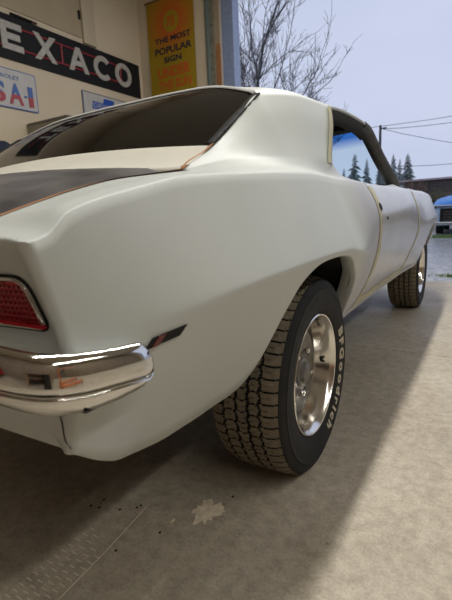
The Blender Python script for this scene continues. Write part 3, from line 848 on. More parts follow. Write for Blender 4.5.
# door jamb: steel track, timber, blue outer trim
trackm = mat('track_steel', (.20,.20,.16), .5, metal=.3, col2=(.27,.26,.20), nscale=20)
trk = struct(box('trim_1', -2.075, -2.050, YF-.03, YF+.10, 0, ZCL-.02, mat('track_edge', (.12,.15,.14), .5)))
box('track_channel', -2.050, -1.975, YF+.02, YF+.10, 0, ZCL-.02, trackm, trk)
for k in range(22): box('track_bolt', -2.02, -2.00, YF+.008, YF+.022, .3+k*.18, .33+k*.18, castgrey, trk, .004)
tmb = struct(box('trim_2', -1.975, -1.905, YF+.04, YF+.16, 0, 3.14, mat('timber_jamb', (.34,.155,.06), .7, col2=(.27,.12,.05), nscale=12)))
box('upper_jamb', -1.975, -1.905, YF+.04, YF+.16, 3.14, DZ, mat('timber_pale', (.36,.28,.19), .7, col2=(.30,.23,.16), nscale=12), tmb)
box('white_stop', -1.905, -1.868, YF+.06, YF+.16, 0, DZ, mat('white_vinyl', (.60,.58,.58), .5), tmb)
struct(box('trim_3', -1.868, DX0, YF+.05, YF+.22, 0, DZ, mat('blue_door_trim', (.20,.26,.42), .45, col2=(.24,.30,.46), nscale=20)))
struct(box('trim_4', DX1-.1, DX1, YF+.02, YF+.20, 0, DZ, mat('blue_door_trim', (.2, .26, .42))))
# drywall pilaster and dark hatch above the sign
struct(box('trim_5', XL, XL+.035, 2.945, 3.15, 3.11, ZCL, mat('painted_board', (.52,.45,.33), .8)))
hatch = struct(box('door_1', XL, XL+.012, .9, 2.935, 3.16, ZCL-.02, mat('hatch_board', (.38,.31,.215), .8, col2=(.42,.345,.24), nscale=3)))
box('hinge', XL+.012, XL+.030, 2.895, 2.925, 3.37, 3.47, black, hatch, .004)

# ceiling lights
lens_e = mat('lamp_diffuser', (.9,.88,.8), .5, emit=(1, .88, .68), estr=4)
NTH = {-1.0: 'rearmost', 1.0: 'middle', 3.0: 'doorway', -3.2: 'rearmost', -1.2: 'middle', .8: 'doorway'}
def fitting(x, y, label, grp):
    t = thing('ceiling_light', label, 'light', (x, y, LAMP_Z-.03), 0, grp)
    bm = bmesh.new(); add_box(bm, -.11, .11, -.97, .97, .02, ZCL-LAMP_Z+.03, .01); bm_obj('housing', bm, mat('white_steel', (.7,.7,.68), .4), t)
    box('diffuser', -.085, .085, -.95, .95, .0, .018, lens_e, t, .006)
for x, y in ROW_A: fitting(x, y, f'{NTH[y]} long ceiling light of the row above the primed car', 'long ceiling lights')
for x, y in ROW_B: fitting(x, y, f'{NTH[y]} long ceiling light of the row right of the car', 'long ceiling lights')

# ---- planes for wall pieces
def onleft(d0): return lambda a, b, d: (XL+d0+d, a, b)
def onfront(d0): return lambda a, b, d: (a, YF-d0-d, b)
# black letter sign
sign = thing('letter_sign', 'long black sign with raised white capitals and thin red tubes on the left wall', 'sign', (XL, 2.6, 2.64))
def local(o): # parent an object built in world space to a moved empty
    o.matrix_parent_inverse = o.parent.matrix_world.inverted() if False else Matrix.Translation(-o.parent.location); return o
sgm = mat('sign_black', (.010,.010,.012), .6, spec=.2, col2=(.014,.014,.017), nscale=8)
bm = bmesh.new(); add_box(bm, XL+.001, XL+.016, .95, 3.975, 2.638, 3.095, .003); local(bm_obj('board', bm, sgm, sign))
letm = mat('sign_letter_white', (.44,.43,.40), .6, col2=(.36,.35,.32), nscale=20)
L0 = onleft(.058)
def bar(P, w, n0=0):
    """polyline of square-ended bars -> list of quads"""
    out = []
    for (a, b) in zip(P, P[1:]):
        a, b = Vector(a), Vector(b); t = (b-a).normalized(); nn = Vector((-t.y, t.x))*w/2; out.append([a-nn, b-nn, b+nn, a+nn])
    return out
def letter(quads, m=letm, h=.012, base=.016):
    bm = bmesh.new()
    for n_, q in enumerate(quads):
        h += .0004*(n_ < 4)
        v0 = [bm.verts.new((XL+base, p[0], p[1])) for p in q]; v1 = [bm.verts.new((XL+base+h, p[0], p[1])) for p in q]
        bm.faces.new(v1); bm.faces.new(v0[::-1])
        for k in range(len(q)): bm.faces.new((v0[k], v0[(k+1) % len(q)], v1[(k+1) % len(q)], v1[k]))
    return local(bm_obj('letter', bm, m, sign))
zb_, zt_ = 2.735, 3.018; tk = .066
letter([[(1.39,zt_-tk),(1.68,zt_-tk),(1.68,zt_),(1.39,zt_)], [(1.501,zb_),(1.569,zb_),(1.569,zt_-tk),(1.501,zt_-tk)]])                       # T (left of the frame)
zm = (zb_+zt_)/2
letter([[(1.79,zb_),(1.858,zb_),(1.858,zt_),(1.79,zt_)], [(1.858,zt_-tk),(2.045,zt_-tk),(2.045,zt_),(1.858,zt_)], [(1.858,zm-tk/2),(2.015,zm-tk/2),(2.015,zm+tk/2),(1.858,zm+tk/2)], [(1.858,zb_),(2.045,zb_),(2.045,zb_+tk),(1.858,zb_+tk)]])
letter([[(2.185,zb_),(2.265,zb_),(2.495,zt_),(2.415,zt_)], [(2.185,zt_),(2.265,zt_),(2.495,zb_),(2.415,zb_)]])
letter([[(2.665,zb_),(2.738,zb_),(2.855,zt_),(2.790,zt_)], [(2.985,zb_),(2.912,zb_),(2.790,zt_),(2.855,zt_)], [(2.735,zb_+.065),(2.915,zb_+.065),(2.895,zb_+.125),(2.755,zb_+.125)]])
def arc(cy, cz, ry, rz, w, a0, a1, n=26):
    P = [(cy+(ry-w/2)*math.cos(a0+(a1-a0)*k/n), cz+(rz-w/2)*math.sin(a0+(a1-a0)*k/n)) for k in range(n+1)]
    O = [(cy+(ry)*math.cos(a0+(a1-a0)*k/n), cz+(rz)*math.sin(a0+(a1-a0)*k/n)) for k in range(n+1)]
    I = [(cy+(ry-w)*math.cos(a0+(a1-a0)*k/n), cz+(rz-w)*math.sin(a0+(a1-a0)*k/n)) for k in range(n+1)]
    return [[O[k], I[k], I[k+1], O[k+1]] for k in range(n)]
letter(arc(3.235, 2.878, .160, .152, .066, math.radians(42), math.radians(318)))
letter(arc(3.622, 2.880, .160, .154, .066, 0, 2*PI, 34))
redt = mat('red_tube', (.26,.018,.030), .4)
for z in (2.985, 2.770):
    local(tube('red_tube', [(XL+.018, 1.15, z), (XL+.018, 3.62, z)], .011, redt, sign))
local(tube('red_tube', [(XL+.018, 2.575, 2.985), (XL+.018, 2.575, 2.770)], .012, redt, sign))
local(tube('red_tube', [(XL+.019, 3.60, 2.985), (XL+.019, 3.57, 2.93), (XL+.019, 3.57, 2.83), (XL+.019, 3.60, 2.770)], .013, redt, sign))
wand = thing('grease_gun', 'black rod with a bent end lying on top of the black letter sign', 'tool', (XL+.03, 2.1, 3.095))
local(tube('barrel', [(XL+.017, 1.94, 3.111), (XL+.017, 2.20, 3.111)], .016, black, wand))
local(tube('nozzle', [(XL+.017, 2.20, 3.111), (XL+.017, 2.25, 3.117), (XL+.017, 2.262, 3.107)], .011, mat('brown_plastic', (.06,.035,.025), .5), wand))

# number plate style sign
blu = mat('plate_blue', (.055,.12,.36), .4); redp = mat('plate_red', (.36,.05,.06), .4); whp = mat('plate_white', (.50,.49,.47), .4, col2=(.46,.45,.43), nscale=8)
def rrect(a0, a1, b0, b1, r): return [tuple(p) for p in rounded([(a0, b0), (a1, b0), (a1, b1), (a0, b1)], [r]*4, 6)]
pl = thing('wall_plate', 'oversize white number plate with USA-1 in red and blue on the left wall', 'sign', (XL, 1.75, 2.13))
local(prism('plate_border', rrect(1.335, 2.155, 2.132, 2.540, .03), onleft(.014), .012, blu, pl))
local(prism('plate_face', rrect(1.345, 2.145, 2.142, 2.530, .026), onleft(.016), .010, whp, pl))
local(text_fit('plate_caption', 'CHEVROLET', blu, pl, 1.53, 1.945, 2.435, 2.475, onleft(.0165), .004, .003))
for ch, a0, a1 in (('U',1.40,1.555),('S',1.585,1.755),('A',1.795,1.968),('1',2.035,2.095)):
    # the upper half of each figure is blue, the lower half red
    for part, m_, lo, hi in (('plate_letter', blu, .48, 9), ('plate_letter', redp, -9, .48)):
        me = text_mesh(ch, 1.0, .03, .02); bm = bmesh.new(); bm.from_mesh(me)
        xs = [v.co.x for v in bm.verts]; yv = [v.co.y for v in bm.verts]; x0, x1, y0, y1 = min(xs), max(xs), min(yv), max(yv)
        cut = y0+(y1-y0)*.48
        bmesh.ops.bisect_plane(bm, geom=bm.verts[:]+bm.edges[:]+bm.faces[:], plane_co=(0, cut, 0), plane_no=(0, 1, 0), clear_outer=(lo < 0), clear_inner=(lo > 0))
        for v in bm.verts: v.co = Vector((XL+.0165+(.006 if v.co.z > 0 else 0), a0+(v.co.x-x0)/(x1-x0)*(a1-a0), 2.178+(v.co.y-y0)/(y1-y0)*.216))
        local(bm_obj(part, bm, m_, pl))
local(box('plate_dash', XL+.0165, XL+.022, 1.985, 2.018, 2.268, 2.290, blu, pl))
# enamel sign with the bow-shaped emblem
en = thing('wall_sign', 'white enamel sign with a blue bow-shaped emblem under the black letter sign', 'sign', (XL, 3.25, 2.10))
local(prism('sign_border', rrect(2.835, 3.66, 2.09, 2.532, .012), onleft(.014), .012, mat('sign_edge', (.10,.12,.20), .4), en))
local(prism('sign_face', rrect(2.850, 3.645, 2.105, 2.520, .010), onleft(.016), .010, whp, en))
bow = [(2.985,2.335),(3.175,2.335),(3.155,2.295),(3.335,2.295),(3.355,2.335),(3.525,2.345),(3.545,2.415),(3.375,2.425),(3.395,2.490),(3.205,2.490),(3.185,2.425),(3.005,2.430)]
blu2 = mat('emblem_blue', (.02,.085,.42), .35)
local(prism('emblem', bow, onleft(.019), .003, blu2, en))
local(text_fit('emblem_lettering', 'CHEVY TRUCKS', whp, en, 3.01, 3.525, 2.350, 2.412, onleft(.0195), .006, .001))
local(text_fit('caption', 'SALES', blu2, en, 2.965, 3.20, 2.165, 2.235, onleft(.0165), .03, .001))
local(text_fit('caption', 'SERVICE', blu2, en, 3.26, 3.56, 2.165, 2.235, onleft(.0165), .03, .001))

# banner on the front wall
bn = thing('hanging_banner', 'yellow and orange cloth banner with slogan hanging beside the doorway', 'banner', (-2.66, YF, 2.45))
def banner_mat():
    m = bpy.data.materials.new('banner_cloth'); m.use_nodes = True; nt = m.node_tree; b = nt.nodes['Principled BSDF']; b.inputs['Roughness'].default_value = .8
    t = nt.nodes.new('ShaderNodeTexCoord'); mpn = nt.nodes.new('ShaderNodeMapping'); mpn.inputs['Location'].default_value = (2.655, 0, -3.57)
    g = nt.nodes.new('ShaderNodeVectorMath'); g.operation = 'LENGTH'; r = nt.nodes.new('ShaderNodeValToRGB'); mr = nt.nodes.new('ShaderNodeMapRange'); mr.inputs['From Max'].default_value = .55
    mpn.inputs['Scale'].default_value = (1, 0, 1)
    nt.links.new(t.outputs['Object'], mpn.inputs[0]); nt.links.new(mpn.outputs[0], g.inputs[0]); nt.links.new(g.outputs['Value'], mr.inputs['Value']); nt.links.new(mr.outputs[0], r.inputs[0])
    e = r.color_ramp.elements; e[0].position = .2; e[0].color = (.55,.10,.01,1); e[1].position = .85; e[1].color = (.33,.22,.004,1)
    nt.links.new(r.outputs[0], b.inputs['Base Color']); return m
def ban_d(a, b): return .02+.006*math.sin((a+2.66)*9)*((3.9-b)/1.3)
rows = []
for j in range(28):
    z = 2.42+(3.885-2.42)*j/27
    rows.append([Vector((-3.075+.815*k/16-.005*(3.885-z), YF-ban_d(-3.075+.815*k/16, z), z)) for k in range(17)])
V, F = grid(rows); local(mesh_obj('cloth', V, F, banner_mat(), bn, True))
navy = mat('banner_navy', (.014,.015,.035), .8); orng = mat('banner_orange', (.52,.10,.008), .8); yelw = mat('banner_yellow', (.36,.25,.006), .8)
BO = lambda a, b, d: (a, YF-ban_d(a, b)-.002-d, b)
for body, m_, a0, a1, b0, b1, bo in (('THE MOST', navy, -2.955, -2.325, 3.318, 3.392, .025), ('POPULAR', navy, -2.965, -2.318, 3.172, 3.262, .025), ('SIGN', navy, -2.815, -2.500, 3.05, 3.128, .03),
                                 ('UNDER', orng, -2.94, -2.352, 2.858, 3.0, .04), ('THE SUN', orng, -2.94, -2.35, 2.695, 2.82, .03)):
    local(text_fit('slogan', body, m_, bn, a0, a1, b0, b1, BO, bo, .001))
ring = [(-2.655+.138*math.cos(2*PI*k/40), 3.57+.138*math.sin(2*PI*k/40)) for k in range(40)]
local(prism('sun_disc', ring, BO, .0005, yelw, bn))
local(text_fit('sun_figure', '76', orng, bn, -2.735, -2.575, 3.50, 3.64, lambda a, b, d: BO(a, b, d+.001), .03, .001, .25))
V, F = grid([[Vector(BO(-3.08+.815*k/16, z, .0008)) for k in range(17)] for z in (2.42, 2.53, 2.64)]); local(mesh_obj('navy_band', V, F, navy, bn))
local(prism('trapezoid', [(-2.88,2.43),(-2.50,2.43),(-2.585,2.63),(-2.79,2.63)], lambda a, b, d: BO(a, b, d+.002), .0005, yelw, bn))
local(text_fit('band_lettering', 'ALL', navy, bn, -2.765, -2.615, 2.53, 2.605, lambda a, b, d: BO(a, b, d+.0035), .03, .001, .2))
local(tube('rod', [(-3.10, YF-.02, 3.885), (-2.24, YF-.02, 3.885)], .014, mat('brown_rod', (.18,.09,.04), .6), bn))

# steel cabinet against the left wall
cab = thing('steel_cabinet', 'tall grey-green steel cabinet against the left wall under the signs', 'cabinet', (-2.9, 2.6, 0))
cabm = mat('cabinet_paint', (.20,.185,.135), .5, col2=(.24,.225,.165), nscale=5)
cx0, cx1, cy0, cy1, ch = XL+.02, -2.56, 1.975, 3.3, 1.985
local(box('cabinet_body', cx0, cx1-.02, cy0, cy1, .05, ch, cabm, cab, .006))
local(box('top_edge', cx0-.002, cx1-.006, cy0-.005, cy1+.004, ch-.022, ch+.004, mat('cabinet_edge', (.12,.105,.08), .5), cab, .003))
for k in range(2):
    y0 = cy0+.01+k*(cy1-cy0)/2
    local(box('cabinet_door', cx1-.02, cx1, y0, y0+(cy1-cy0)/2-.02, .12, ch-.03, cabm, cab, .004))
    local(box('door_pull', cx1, cx1+.025, y0+(.56 if k == 0 else .06), y0+(.58 if k == 0 else .08), .95, 1.1, chrome, cab, .004))
local(box('plinth', cx0, cx1-.06, cy0+.02, cy1-.02, 0, .05, black, cab))
# navy cap on a wall hook
capn = thing('baseball_cap', 'dark navy cap with an orange patch hanging low on the left wall', 'cap', (XL+.09, 1.60, 1.58))
navc = mat('navy_cloth', (.020,.030,.055), .85, bump=.2, bscale=200)
bm = bmesh.new(); bmesh.ops.create_uvsphere(bm, u_segments=24, v_segments=14, radius=1, matrix=Matrix.Translation((XL+.095, 1.595, 1.62)) @ Matrix.Diagonal((.09, .115, .135, 1)))
bmesh.ops.delete(bm, geom=[v for v in bm.verts if v.co.z < 1.575], context='VERTS'); local(bm_obj('crown', bm, navc, capn, True))
V, F = grid([[Vector((XL+.095+.10*math.cos(a)*s_, 1.595+(.118+.0*s_)*math.sin(a)*(1 if s_ < 1.1 else 1), 1.578-.012*(s_-1))) for a in [-.9+1.8*k/16 for k in range(17)]] for s_ in (.9, 1.0, 1.2, 1.5, 1.75)]); local(mesh_obj('peak', V, F, navc, capn, True))
local(prism('patch', [(1.565,1.605),(1.675,1.605),(1.675,1.645),(1.565,1.645)], lambda a, b, d: (XL+.175+d, a, b), .012, mat('orange_patch', (.42,.09,.035), .8), capn))
local(tube('wall_hook', [(XL, 1.595, 1.73), (XL+.05, 1.595, 1.735), (XL+.06, 1.595, 1.75)], .006, black, capn))

# things behind the camera that only show in the chrome
chest = thing('tool_chest', 'red roller tool chest against the back wall, seen only mirrored in the bumper', 'tool chest', (-1.2, YB+.35, 0))
redm = mat('chest_red', (.45,.02,.02), .3)
bm = bmesh.new(); add_box(bm, -.6, .6, -.25, .25, .1, 1.25, .012); bm_obj('chest_body', bm, redm, chest)
for k in range(6): box('drawer', -.56, .56, .25, .265, .15+k*.178, .31+k*.178, redm, chest, .006); box('drawer_pull', -.4, .4, .265, .285, .275+k*.178, .29+k*.178, chrome, chest, .004)
for sx in (-.5, .5):
    for sy in (-.18, .18): tube('caster', [(sx-.02, sy, .05), (sx+.02, sy, .05)], .05, black, chest, 16)
bench = thing('workbench', 'wooden workbench against the back wall, seen only mirrored in the bumper', 'workbench', (2.0, YB+.4, 0))
wood = mat('bench_wood', (.22,.12,.06), .6, col2=(.30,.17,.09), nscale=10)
box('bench_top', -1.2, 1.2, -.35, .35, .86, .92, wood, bench, .005)
for sx in (-1.12, 1.12):
    for sy in (-.28, .28): box('leg', sx-.045, sx+.045, sy-.045, sy+.045, 0, .86, wood, bench)
box('shelf', -1.15, 1.15, -.3, .3, .25, .29, wood, bench)

crane = thing('engine_crane', 'orange engine crane standing behind the camera, seen only mirrored in the bumper', 'crane', (3.1, -2.7, 0), .6)
orm = mat('crane_orange', (.55,.13,.02), .35)
for sy in (-.38, .38):
    tube('leg', [(-.2, sy*.5, .10), (1.3, sy, .08)], .04, orm, crane, 8)
    tube('caster', [(1.27, sy-.02, .05), (1.27, sy+.02, .05)], .05, black, crane, 14)
    tube('rear_caster', [(-.15, sy*.5-.02, .05), (-.15, sy*.5+.02, .05)], .05, black, crane, 14)
tube('mast', [(-.15, 0, .08), (-.15, 0, 1.5)], .05, orm, crane, 8)
tube('boom', [(-.15, 0, 1.5), (.5, 0, 1.75), (1.2, 0, 1.9)], .045, orm, crane, 8)
tube('ram', [(-.10, 0, .6), (.35, 0, 1.66)], .035, black, crane, 8)
tube('cross_bar', [(-.2, -.26, .10), (-.2, .26, .10)], .04, orm, crane, 8)
tube('hook_chain', [(1.2, 0, 1.88), (1.2, 0, 1.45)], .015, castgrey, crane, 6)
drum = thing('oil_drum', 'black steel drum behind the camera, seen only mirrored in the bumper', 'drum', (2.2, -3.4, 0))
def lathe_z(prof, n):
    V, F = lathe_x(prof, n); return [(v[1], v[2], v[0]) for v in V], F
V, F = lathe_z([(0,.001),(0,.29),(.02,.30),(.28,.29),(.29,.30),(.31,.30),(.32,.29),(.58,.29),(.59,.30),(.61,.30),(.62,.29),(.86,.29),(.88,.30),(.88,.28),(.87,.27),(.87,.001)], 40); mesh_obj('drum_body', V, F, gl_black, drum, True).data.set_sharp_from_angle(angle=.6)
V, F = lathe_z([(.87,.03),(.885,.03),(.885,.001)], 16); mesh_obj('bung', [(a+.16, b, c) for a, b, c in V], F, castgrey, drum)

# ================================================================== OUTDOORS
def ground_mat():
    m = bpy.data.materials.new('wet_gravel'); m.use_nodes = True; nt = m.node_tree; b = nt.nodes['Principled BSDF']
    t = nt.nodes.new('ShaderNodeTexCoord')
    n = nt.nodes.new('ShaderNodeTexNoise'); n.inputs['Scale'].default_value = 1.1; n.inputs['Detail'].default_value = 5; nt.links.new(t.outputs['Object'], n.inputs[0])
    n2 = nt.nodes.new('ShaderNodeTexNoise'); n2.inputs['Scale'].default_value = 14; n2.inputs['Detail'].default_value = 6; nt.links.new(t.outputs['Object'], n2.inputs[0])
    r = nt.nodes.new('ShaderNodeValToRGB'); r.color_ramp.elements[0].color = (.22,.215,.215,1); r.color_ramp.elements[1].color = (.52,.51,.51,1); r.color_ramp.elements[0].position = .35; r.color_ramp.elements[1].position = .65
    nt.links.new(n2.outputs['Fac'], r.inputs[0]); nt.links.new(r.outputs[0], b.inputs['Base Color'])
    r2 = nt.nodes.new('ShaderNodeValToRGB'); r2.color_ramp.elements[0].position = .56; r2.color_ramp.elements[1].position = .68; r2.color_ramp.elements[0].color = (.22,.22,.22,1); r2.color_ramp.elements[1].color = (.5,.5,.5,1)
    nt.links.new(n.outputs['Fac'], r2.inputs[0]); nt.links.new(r2.outputs[0], b.inputs['Roughness'])
    bp = nt.nodes.new('ShaderNodeBump'); bp.inputs['Distance'].default_value = .03; mm = nt.nodes.new('ShaderNodeMath'); mm.operation = 'MULTIPLY'
    nt.links.new(n2.outputs['Fac'], mm.inputs[0]); nt.links.new(r2.outputs[0], mm.inputs[1]); nt.links.new(mm.outputs[0], bp.inputs['Height']); bp.inputs['Strength'].default_value = .8
    nt.links.new(bp.outputs[0], b.inputs['Normal']); return m
gb = bmesh.new(); add_box(gb, -120, 120, 4.22, 160, -.3, -.02)
tag(bm_obj('gravel_yard', gb, ground_mat()), 'wet gravel yard beyond the garage doorway', 'ground')['kind'] = 'structure'
# grass
grassm = mat('grass_green', (.10,.20,.04), .8, col2=(.16,.24,.06), nscale=6)
gr = bmesh.new(); rg_ = random.Random(2)
def blade(x, y, h):
    a = rg_.uniform(0, 6.28); w = .006; dx, dy = math.cos(a)*w, math.sin(a)*w; lx, ly = rg_.uniform(-.5, .5)*h, rg_.uniform(-.5, .5)*h
    v = [gr.verts.new(p) for p in ((x-dx, y-dy, -.02), (x+dx, y+dy, -.02), (x+lx, y+ly, h-.02))]; gr.faces.new(v)
for _ in range(1500): blade(rg_.gauss(1.22, .16), rg_.gauss(4.78, .05), rg_.uniform(.015, .04))
for _ in range(5000): blade(rg_.uniform(-.6, 3.5), rg_.gauss(12.4, .25), rg_.uniform(.03, .08))
o = bm_obj('grass_tufts', gr, grassm); o['kind'] = 'stuff'; tag(o, 'green grass growing through the wet gravel', 'grass')
# tarp-covered old car facing the garage
oc = thing('parked_car', 'old pale blue car half covered by a bright blue tarp in the yard', 'car', (.80, 14.4, -.02))
pale = mat('pale_blue_paint', (.30,.42,.52), .35); tarpm = mat('blue_tarp', (.06,.27,.72), .45, col2=(.09,.32,.78), nscale=4, bump=.5, bscale=5)
def body_sec(y, w, zt, zb=.28):
    return [Vector((-w, y, zb)), Vector((-w, y, zt-.12)), Vector((-w*.94, y, zt-.02)), Vector((-w*.6, y, zt+.02)), Vector((0, y, zt+.03)), Vector((w*.6, y, zt+.02)), Vector((w*.94, y, zt-.02)), Vector((w, y, zt-.12)), Vector((w, y, zb))]
secs = [(-.95,.74,.70),(-.86,.84,.84),(-.5,.87,.88),(.3,.88,.92),(1.2,.88,.94),(2.4,.87,.93),(3.3,.84,.88),(3.4,.78,.7)]
V, F = grid([body_sec(*q) for q in secs]); n9 = 9
F += [tuple(range(9))[::-1], tuple(len(V)-9+k for k in range(9))]
mesh_obj('body', V, F, pale, oc, True)
V, F = grid([body_sec(y, w, z, .9) for y, w, z in [(.15,.66,.94),(.5,.68,1.02),(1.2,.68,1.05),(2.0,.66,1.03),(2.7,.62,.94)]]); mesh_obj('cabin', V, F, pale, oc, True)
def tarp_sec(y, w, zt, zlow):
    out = [Vector((-w*1.01, y, zlow))]
    for k in range(23):
        u = -1+2*k/22; z = zt-.10*u*u-.05*max(0, abs(u)-.8)*5+.012*math.sin(k*2.3+y*5)+.010*math.sin(k*1.1-y*9); out.append(Vector((w*u, y+.02*math.sin(k*1.7), z)))
    return out+[Vector((w*1.01, y, zlow))]
fr = tarp_sec(-.90, .88, 1.00, .885)
V, F = grid([[Vector((v.x, -.93, .885)) for v in fr], fr]+[tarp_sec(y, w, z, .86) for y, w, z in [(-.7,.92,1.07),(-.3,.94,1.11),(.1,.94,1.14),(.5,.94,1.20),(1.2,.93,1.24),(2.0,.92,1.21),(2.8,.9,1.06)]]); mesh_obj('tarp', V, F, tarpm, oc, True)
V, F = grid([[Vector((v.x, -.935, .900)) for v in fr], [Vector((v.x*1.005, -.94, .865)) for v in fr]]); mesh_obj('tarp_hem', V, F, mat('white_hem', (.55,.55,.53), .6), oc, True)
box('grille', -.70, .70, -1.0, -.93, .36, .80, gl_black, oc, .02)
for k in range(4): box('grille_bar', -.60, .60, -1.015, -1.0, .44+.08*k, .452+.08*k, castgrey, oc)
box('front_bumper', -.86, .86, -1.10, -1.02, .30, .40, chrome, oc, .03)
for sx in (-.60, .60):
    V, F = lathe_x([(0,.10),(.03,.095),(.035,.001)], 24); V = [Vector((sx+v[1], -.96-v[0], .62+v[2])) for v in V]; mesh_obj('headlamp', V, F, chrome, oc, True)
for sx in (-.74, .74):
    for yy in (-.15, 2.5): tube('tyre', [(sx-.1, yy, .32), (sx+.1, yy, .32)], .32, tyre, oc, 24)
# long low shed of dark boards
shed = thing('shed', 'long low dark board shed with a pale roof edge across the yard', 'shed', (4.0, 31.0, 0))
br = [mat('shed_board_a', (.10,.078,.066), .8), mat('shed_board_b', (.14,.11,.092), .8), mat('shed_board_c', (.075,.062,.058), .8)]
box('wall', -7.6, 12, 0, 5.0, 0, 2.50, br[2], shed)
rs = random.Random(11)
for i in range(13):
    xa = -7.6+i*1.5
    for j in range(6):
        z0 = .05+j*.41; box('board', xa+.01, xa+1.49, -.05-rs.uniform(0, .02), .0, z0, z0+.395, rs.choice(br), shed)
bm = bmesh.new(); rr = [bm.verts.new(p) for p in ((-8.0,-.3,2.50),(12.4,-.3,2.72),(12.4,5.4,2.75),(-8.0,5.4,2.55),(-8.0,-.3,2.62),(12.4,-.3,2.84),(12.4,5.4,2.87),(-8.0,5.4,2.67))]
for f in ((0,1,2,3),(4,5,6,7),(0,1,5,4),(1,2,6,5),(2,3,7,6),(3,0,4,7)): bm.faces.new([rr[k] for k in f])
bm_obj('roof', bm, mat('shed_roof', (.36,.29,.29), .7, col2=(.48,.40,.40), nscale=2), shed)
# shrubs in front of the shed
def shrub(name, label, x, y, h, n, cols, grp=None, spread=1.0, thick=.012):
    t = thing(name, label, 'shrub', (x, y, -.02), 0, grp); rr = random.Random(int(x*100)+n)
    bm = bmesh.new(); lf = bmesh.new()
    for _ in range(n):
        a = rr.uniform(0, 6.28); L_ = h*rr.uniform(.5, 1); bend = rr.uniform(.1, .5)*spread
        P = [(bend*L_*(k/4)**1.5*math.cos(a)+rr.uniform(-.03, .03), bend*L_*(k/4)**1.5*math.sin(a), L_*k/4) for k in range(5)]
        add_tube(bm, P, [thick*(1-k*.2) for k in range(5)], 4, False)
        for q in range(14):
            k = rr.uniform(1.2, 4); i = min(int(k), 3); p = Vector(P[i]).lerp(Vector(P[i+1]), k-i); s_ = rr.uniform(.04, .09)
            v1 = Vector((rr.uniform(-1, 1), rr.uniform(-1, 1), rr.uniform(-1, 1)))*s_; v2 = Vector((rr.uniform(-1, 1), rr.uniform(-1, 1), rr.uniform(-1, 1)))*s_
            vv = [lf.verts.new(p+e) for e in (Vector((0, 0, 0)), v1, v1+v2, v2)]; lf.faces.new(vv)
    stuff(bm_obj('stems', bm, cols[0], t)); stuff(bm_obj('leaves', lf, cols[1], t)); return t
redst = mat('red_stems', (.24,.10,.075), .8); brn = mat('brown_leaves', (.14,.095,.06), .9, col2=(.20,.15,.07), nscale=4); olv = mat('olive_leaves', (.09,.10,.05), .9, col2=(.15,.14,.06), nscale=4); brs = mat('brown_stems', (.08,.06,.045), .9)
shrub('bramble', 'reddish bare-stemmed shrub in front of the shed left end', -2.75, 29.0, 2.7, 46, (redst, brn), None, .9, .022)
shrub('bramble', 'brown leafless thicket at the shed corner behind the car fender', -4.6, 29.9, 2.4, 60, (brs, brn), None, 1.1)
shrub('bramble', 'olive green bush before the shed behind the tarp', -1.5, 28.2, 2.1, 90, (brs, olv), None, 1.3)
shrub('bramble', 'low brown bush nearest the parked car in the yard', -.5, 26.5, 1.5, 80, (brs, olv), None, 1.4)

# bare trees
bark = mat('bare_bark', (.085,.080,.080), .9, col2=(.12,.11,.11), nscale=3)
def bare_tree(label, x, y, h, seed, stems, spread, r0_, depth=6, grp=None, lean=0):
    t = thing('bare_tree', label, 'tree', (x, y, -.02), 0, grp); rr = random.Random(seed)
    trunk = bmesh.new(); tw = bmesh.new()
    def grow(p, d, L_, r, lv):
        r = max(r, .016); n = 5; P = [p]; q = p.copy(); dd = d.copy()
        for k in range(n):
            dd = (dd+Vector((rr.uniform(-1, 1), rr.uniform(-1, 1), rr.uniform(-.5, .7)))*(.10 if lv < 2 else .22)).normalized(); q = q+dd*L_/n; P.append(q.copy())
        add_tube(trunk if lv < 2 else tw, P, [r*(1-.45*k/n) for k in range(n+1)], 6 if lv < 2 else (4 if lv < 4 else 3), False)
        if lv >= depth: return
        nb = (4, 5, 4, 4, 3, 3)[lv]
        for b_ in range(nb):
            k = n if b_ == 0 else rr.randint(1 if lv else 3, n); base = P[k]
            sd = Vector((rr.uniform(-1, 1), rr.uniform(-1, 1), rr.uniform(-.3, .6))).normalized()
            nd = (dd*(1.0 if b_ == 0 else .7)+sd*spread*(.45 if b_ == 0 else 1.0)).normalized()
            grow(base, nd, L_*(rr.uniform(.66, .76) if b_ == 0 else rr.uniform(.42, .62)), r*(.62 if b_ == 0 else .40), lv+1)
    for (dx, tilt) in stems: grow(Vector((dx, 0, 0)), Vector((tilt, rr.uniform(-.08, .08), 1)).normalized(), h*.42, r0_, 0)
    bm_obj('trunk', trunk, bark, t, True); stuff(bm_obj('branches', tw, bark, t, True))
    return t
bare_tree('tall many-stemmed bare tree beside the doorway frame', -15.0, 30, 17.5, 21, ((-1.0,-.05),(-.3,-.02),(.3,.0),(.9,.03)), .46, .17, 5)
bare_tree('small bare tree with a dense crown just right of the tall one', -12.9, 40, 11.6, 5, ((0,.0),(.2,.02)), .55, .09, 5)

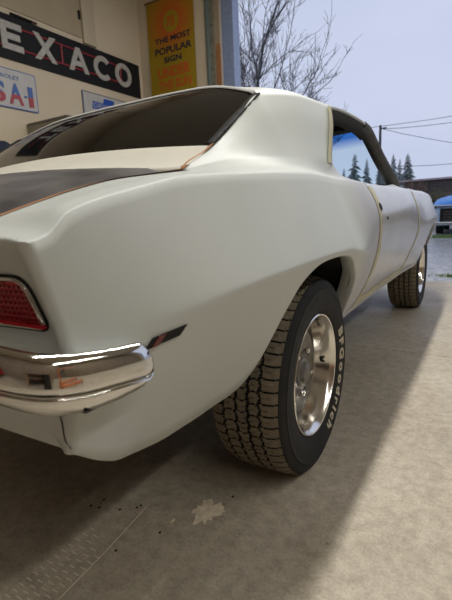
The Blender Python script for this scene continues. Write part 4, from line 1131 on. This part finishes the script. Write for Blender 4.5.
# conifers
def fir(label, x, y, h, w, seed, grp):
    t = thing('fir_tree', label, 'tree', (x, y, -.02), 0, grp); rr = random.Random(seed)
    bm = bmesh.new(); add_tube(bm, [(0, 0, 0), (0, 0, h*.6), (0, 0, h)], [.22, .1, .02], 6, False); bm_obj('trunk', bm, bark, t)
    f = bmesh.new(); nl = 34
    for i in range(nl):
        z = h*(.06+.93*i/nl); R_ = w*(1-i/nl)**.8*rr.uniform(.75, 1.1)+.08
        for k in range(9):
            a = rr.uniform(0, 6.28); L_ = R_*rr.uniform(.6, 1.1); c_, s_ = math.cos(a), math.sin(a); hw = .18*L_+.06
            p0 = Vector((0, 0, z)); p1 = Vector((c_*L_*.55, s_*L_*.55, z-.05*L_)); p2 = Vector((c_*L_, s_*L_, z-.34*L_)); side_ = Vector((-s_, c_, 0))*hw
            dr = Vector((0, 0, -.16*L_-.05))
            vs = [f.verts.new(p) for p in (p0, p1+side_+dr, p2, p1-side_+dr)]; top = f.verts.new(p1+Vector((0, 0, .05)))
            for A, B in ((0, 1), (1, 2), (2, 3), (3, 0)): f.faces.new((vs[A], vs[B], top))
    stuff(bm_obj('foliage', f, mat('fir_hazed', (.16,.195,.19), .95, col2=(.21,.24,.23), nscale=1.2), t)); return t  # needle colour greyed and paled: distance haze put into the base colour
FH = [(386, 156, 2.0, 1), (393.5, 153.5, 1.7, 2), (400, 158, 1.5, 3), (408, 152.5, 2.1, 4), (355, 153, 2.0, 5), (367, 158, 1.5, 6), (379, 166, 1.4, 7), (344, 168, 1.1, 8)]
def yard_pt(px, py, Y):
    d = fwd+(px-226)/426.99*rt+(300-py)/426.99*up; return camo.location+d*((Y-camo.location.y)/d.y)
LB = ['leftmost fir beyond the shed, right of the windshield pillar', 'narrow fir second from the windshield pillar beyond the shed', 'small fir between two taller ones beyond the shed', 'rightmost pointed fir beyond the shed roof', 'tallest fir seen through the windshield', 'slim fir right of the tallest one seen through the windshield', 'low fir at the right edge of the windshield view', 'low fir at the left of the windshield view']
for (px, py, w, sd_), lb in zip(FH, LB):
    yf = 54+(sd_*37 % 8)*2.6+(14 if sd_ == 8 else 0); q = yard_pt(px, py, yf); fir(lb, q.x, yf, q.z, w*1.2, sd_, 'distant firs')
# utility pole and wires
q = yard_pt(380.5, 125, 34); pole = thing('utility_pole', 'thin utility pole behind the car windshield pillar', 'pole', (q.x, 34, -.02))
pm = mat('pole_wood', (.075,.075,.075), .9)
tube('shaft', [(0, 0, 0), (.0, 0, q.z)], [.13, .09], pm, pole, 8); tube('insulator_arm', [(0, 0, q.z-.25), (.45, 0, q.z-.22)], .05, pm, pole, 6)
wm = mat('wire_dark', (.13,.13,.15), .7)
for (a, b, c, d, lb) in ((340,130.5,470,113,'highest overhead wire crossing the sky at the right'), (381,129,470,119.5,'second overhead wire just below the highest'), (381,128.5,470,145,'overhead wire dropping from the pole to the right'), (398,166,470,161.5,'lowest overhead wire above the shed roof')):
    A, B = yard_pt(a, b, 34), yard_pt(c, d, 36); M_ = (A+B)/2-Vector((0, 0, .10))
    tag(tube('overhead_wire', [tuple(A), tuple(A.lerp(M_, .5)-Vector((0, 0, .03))), tuple(M_), tuple(M_.lerp(B, .5)-Vector((0, 0, .03))), tuple(B)], .020, wm, None, 5), lb, 'wire')
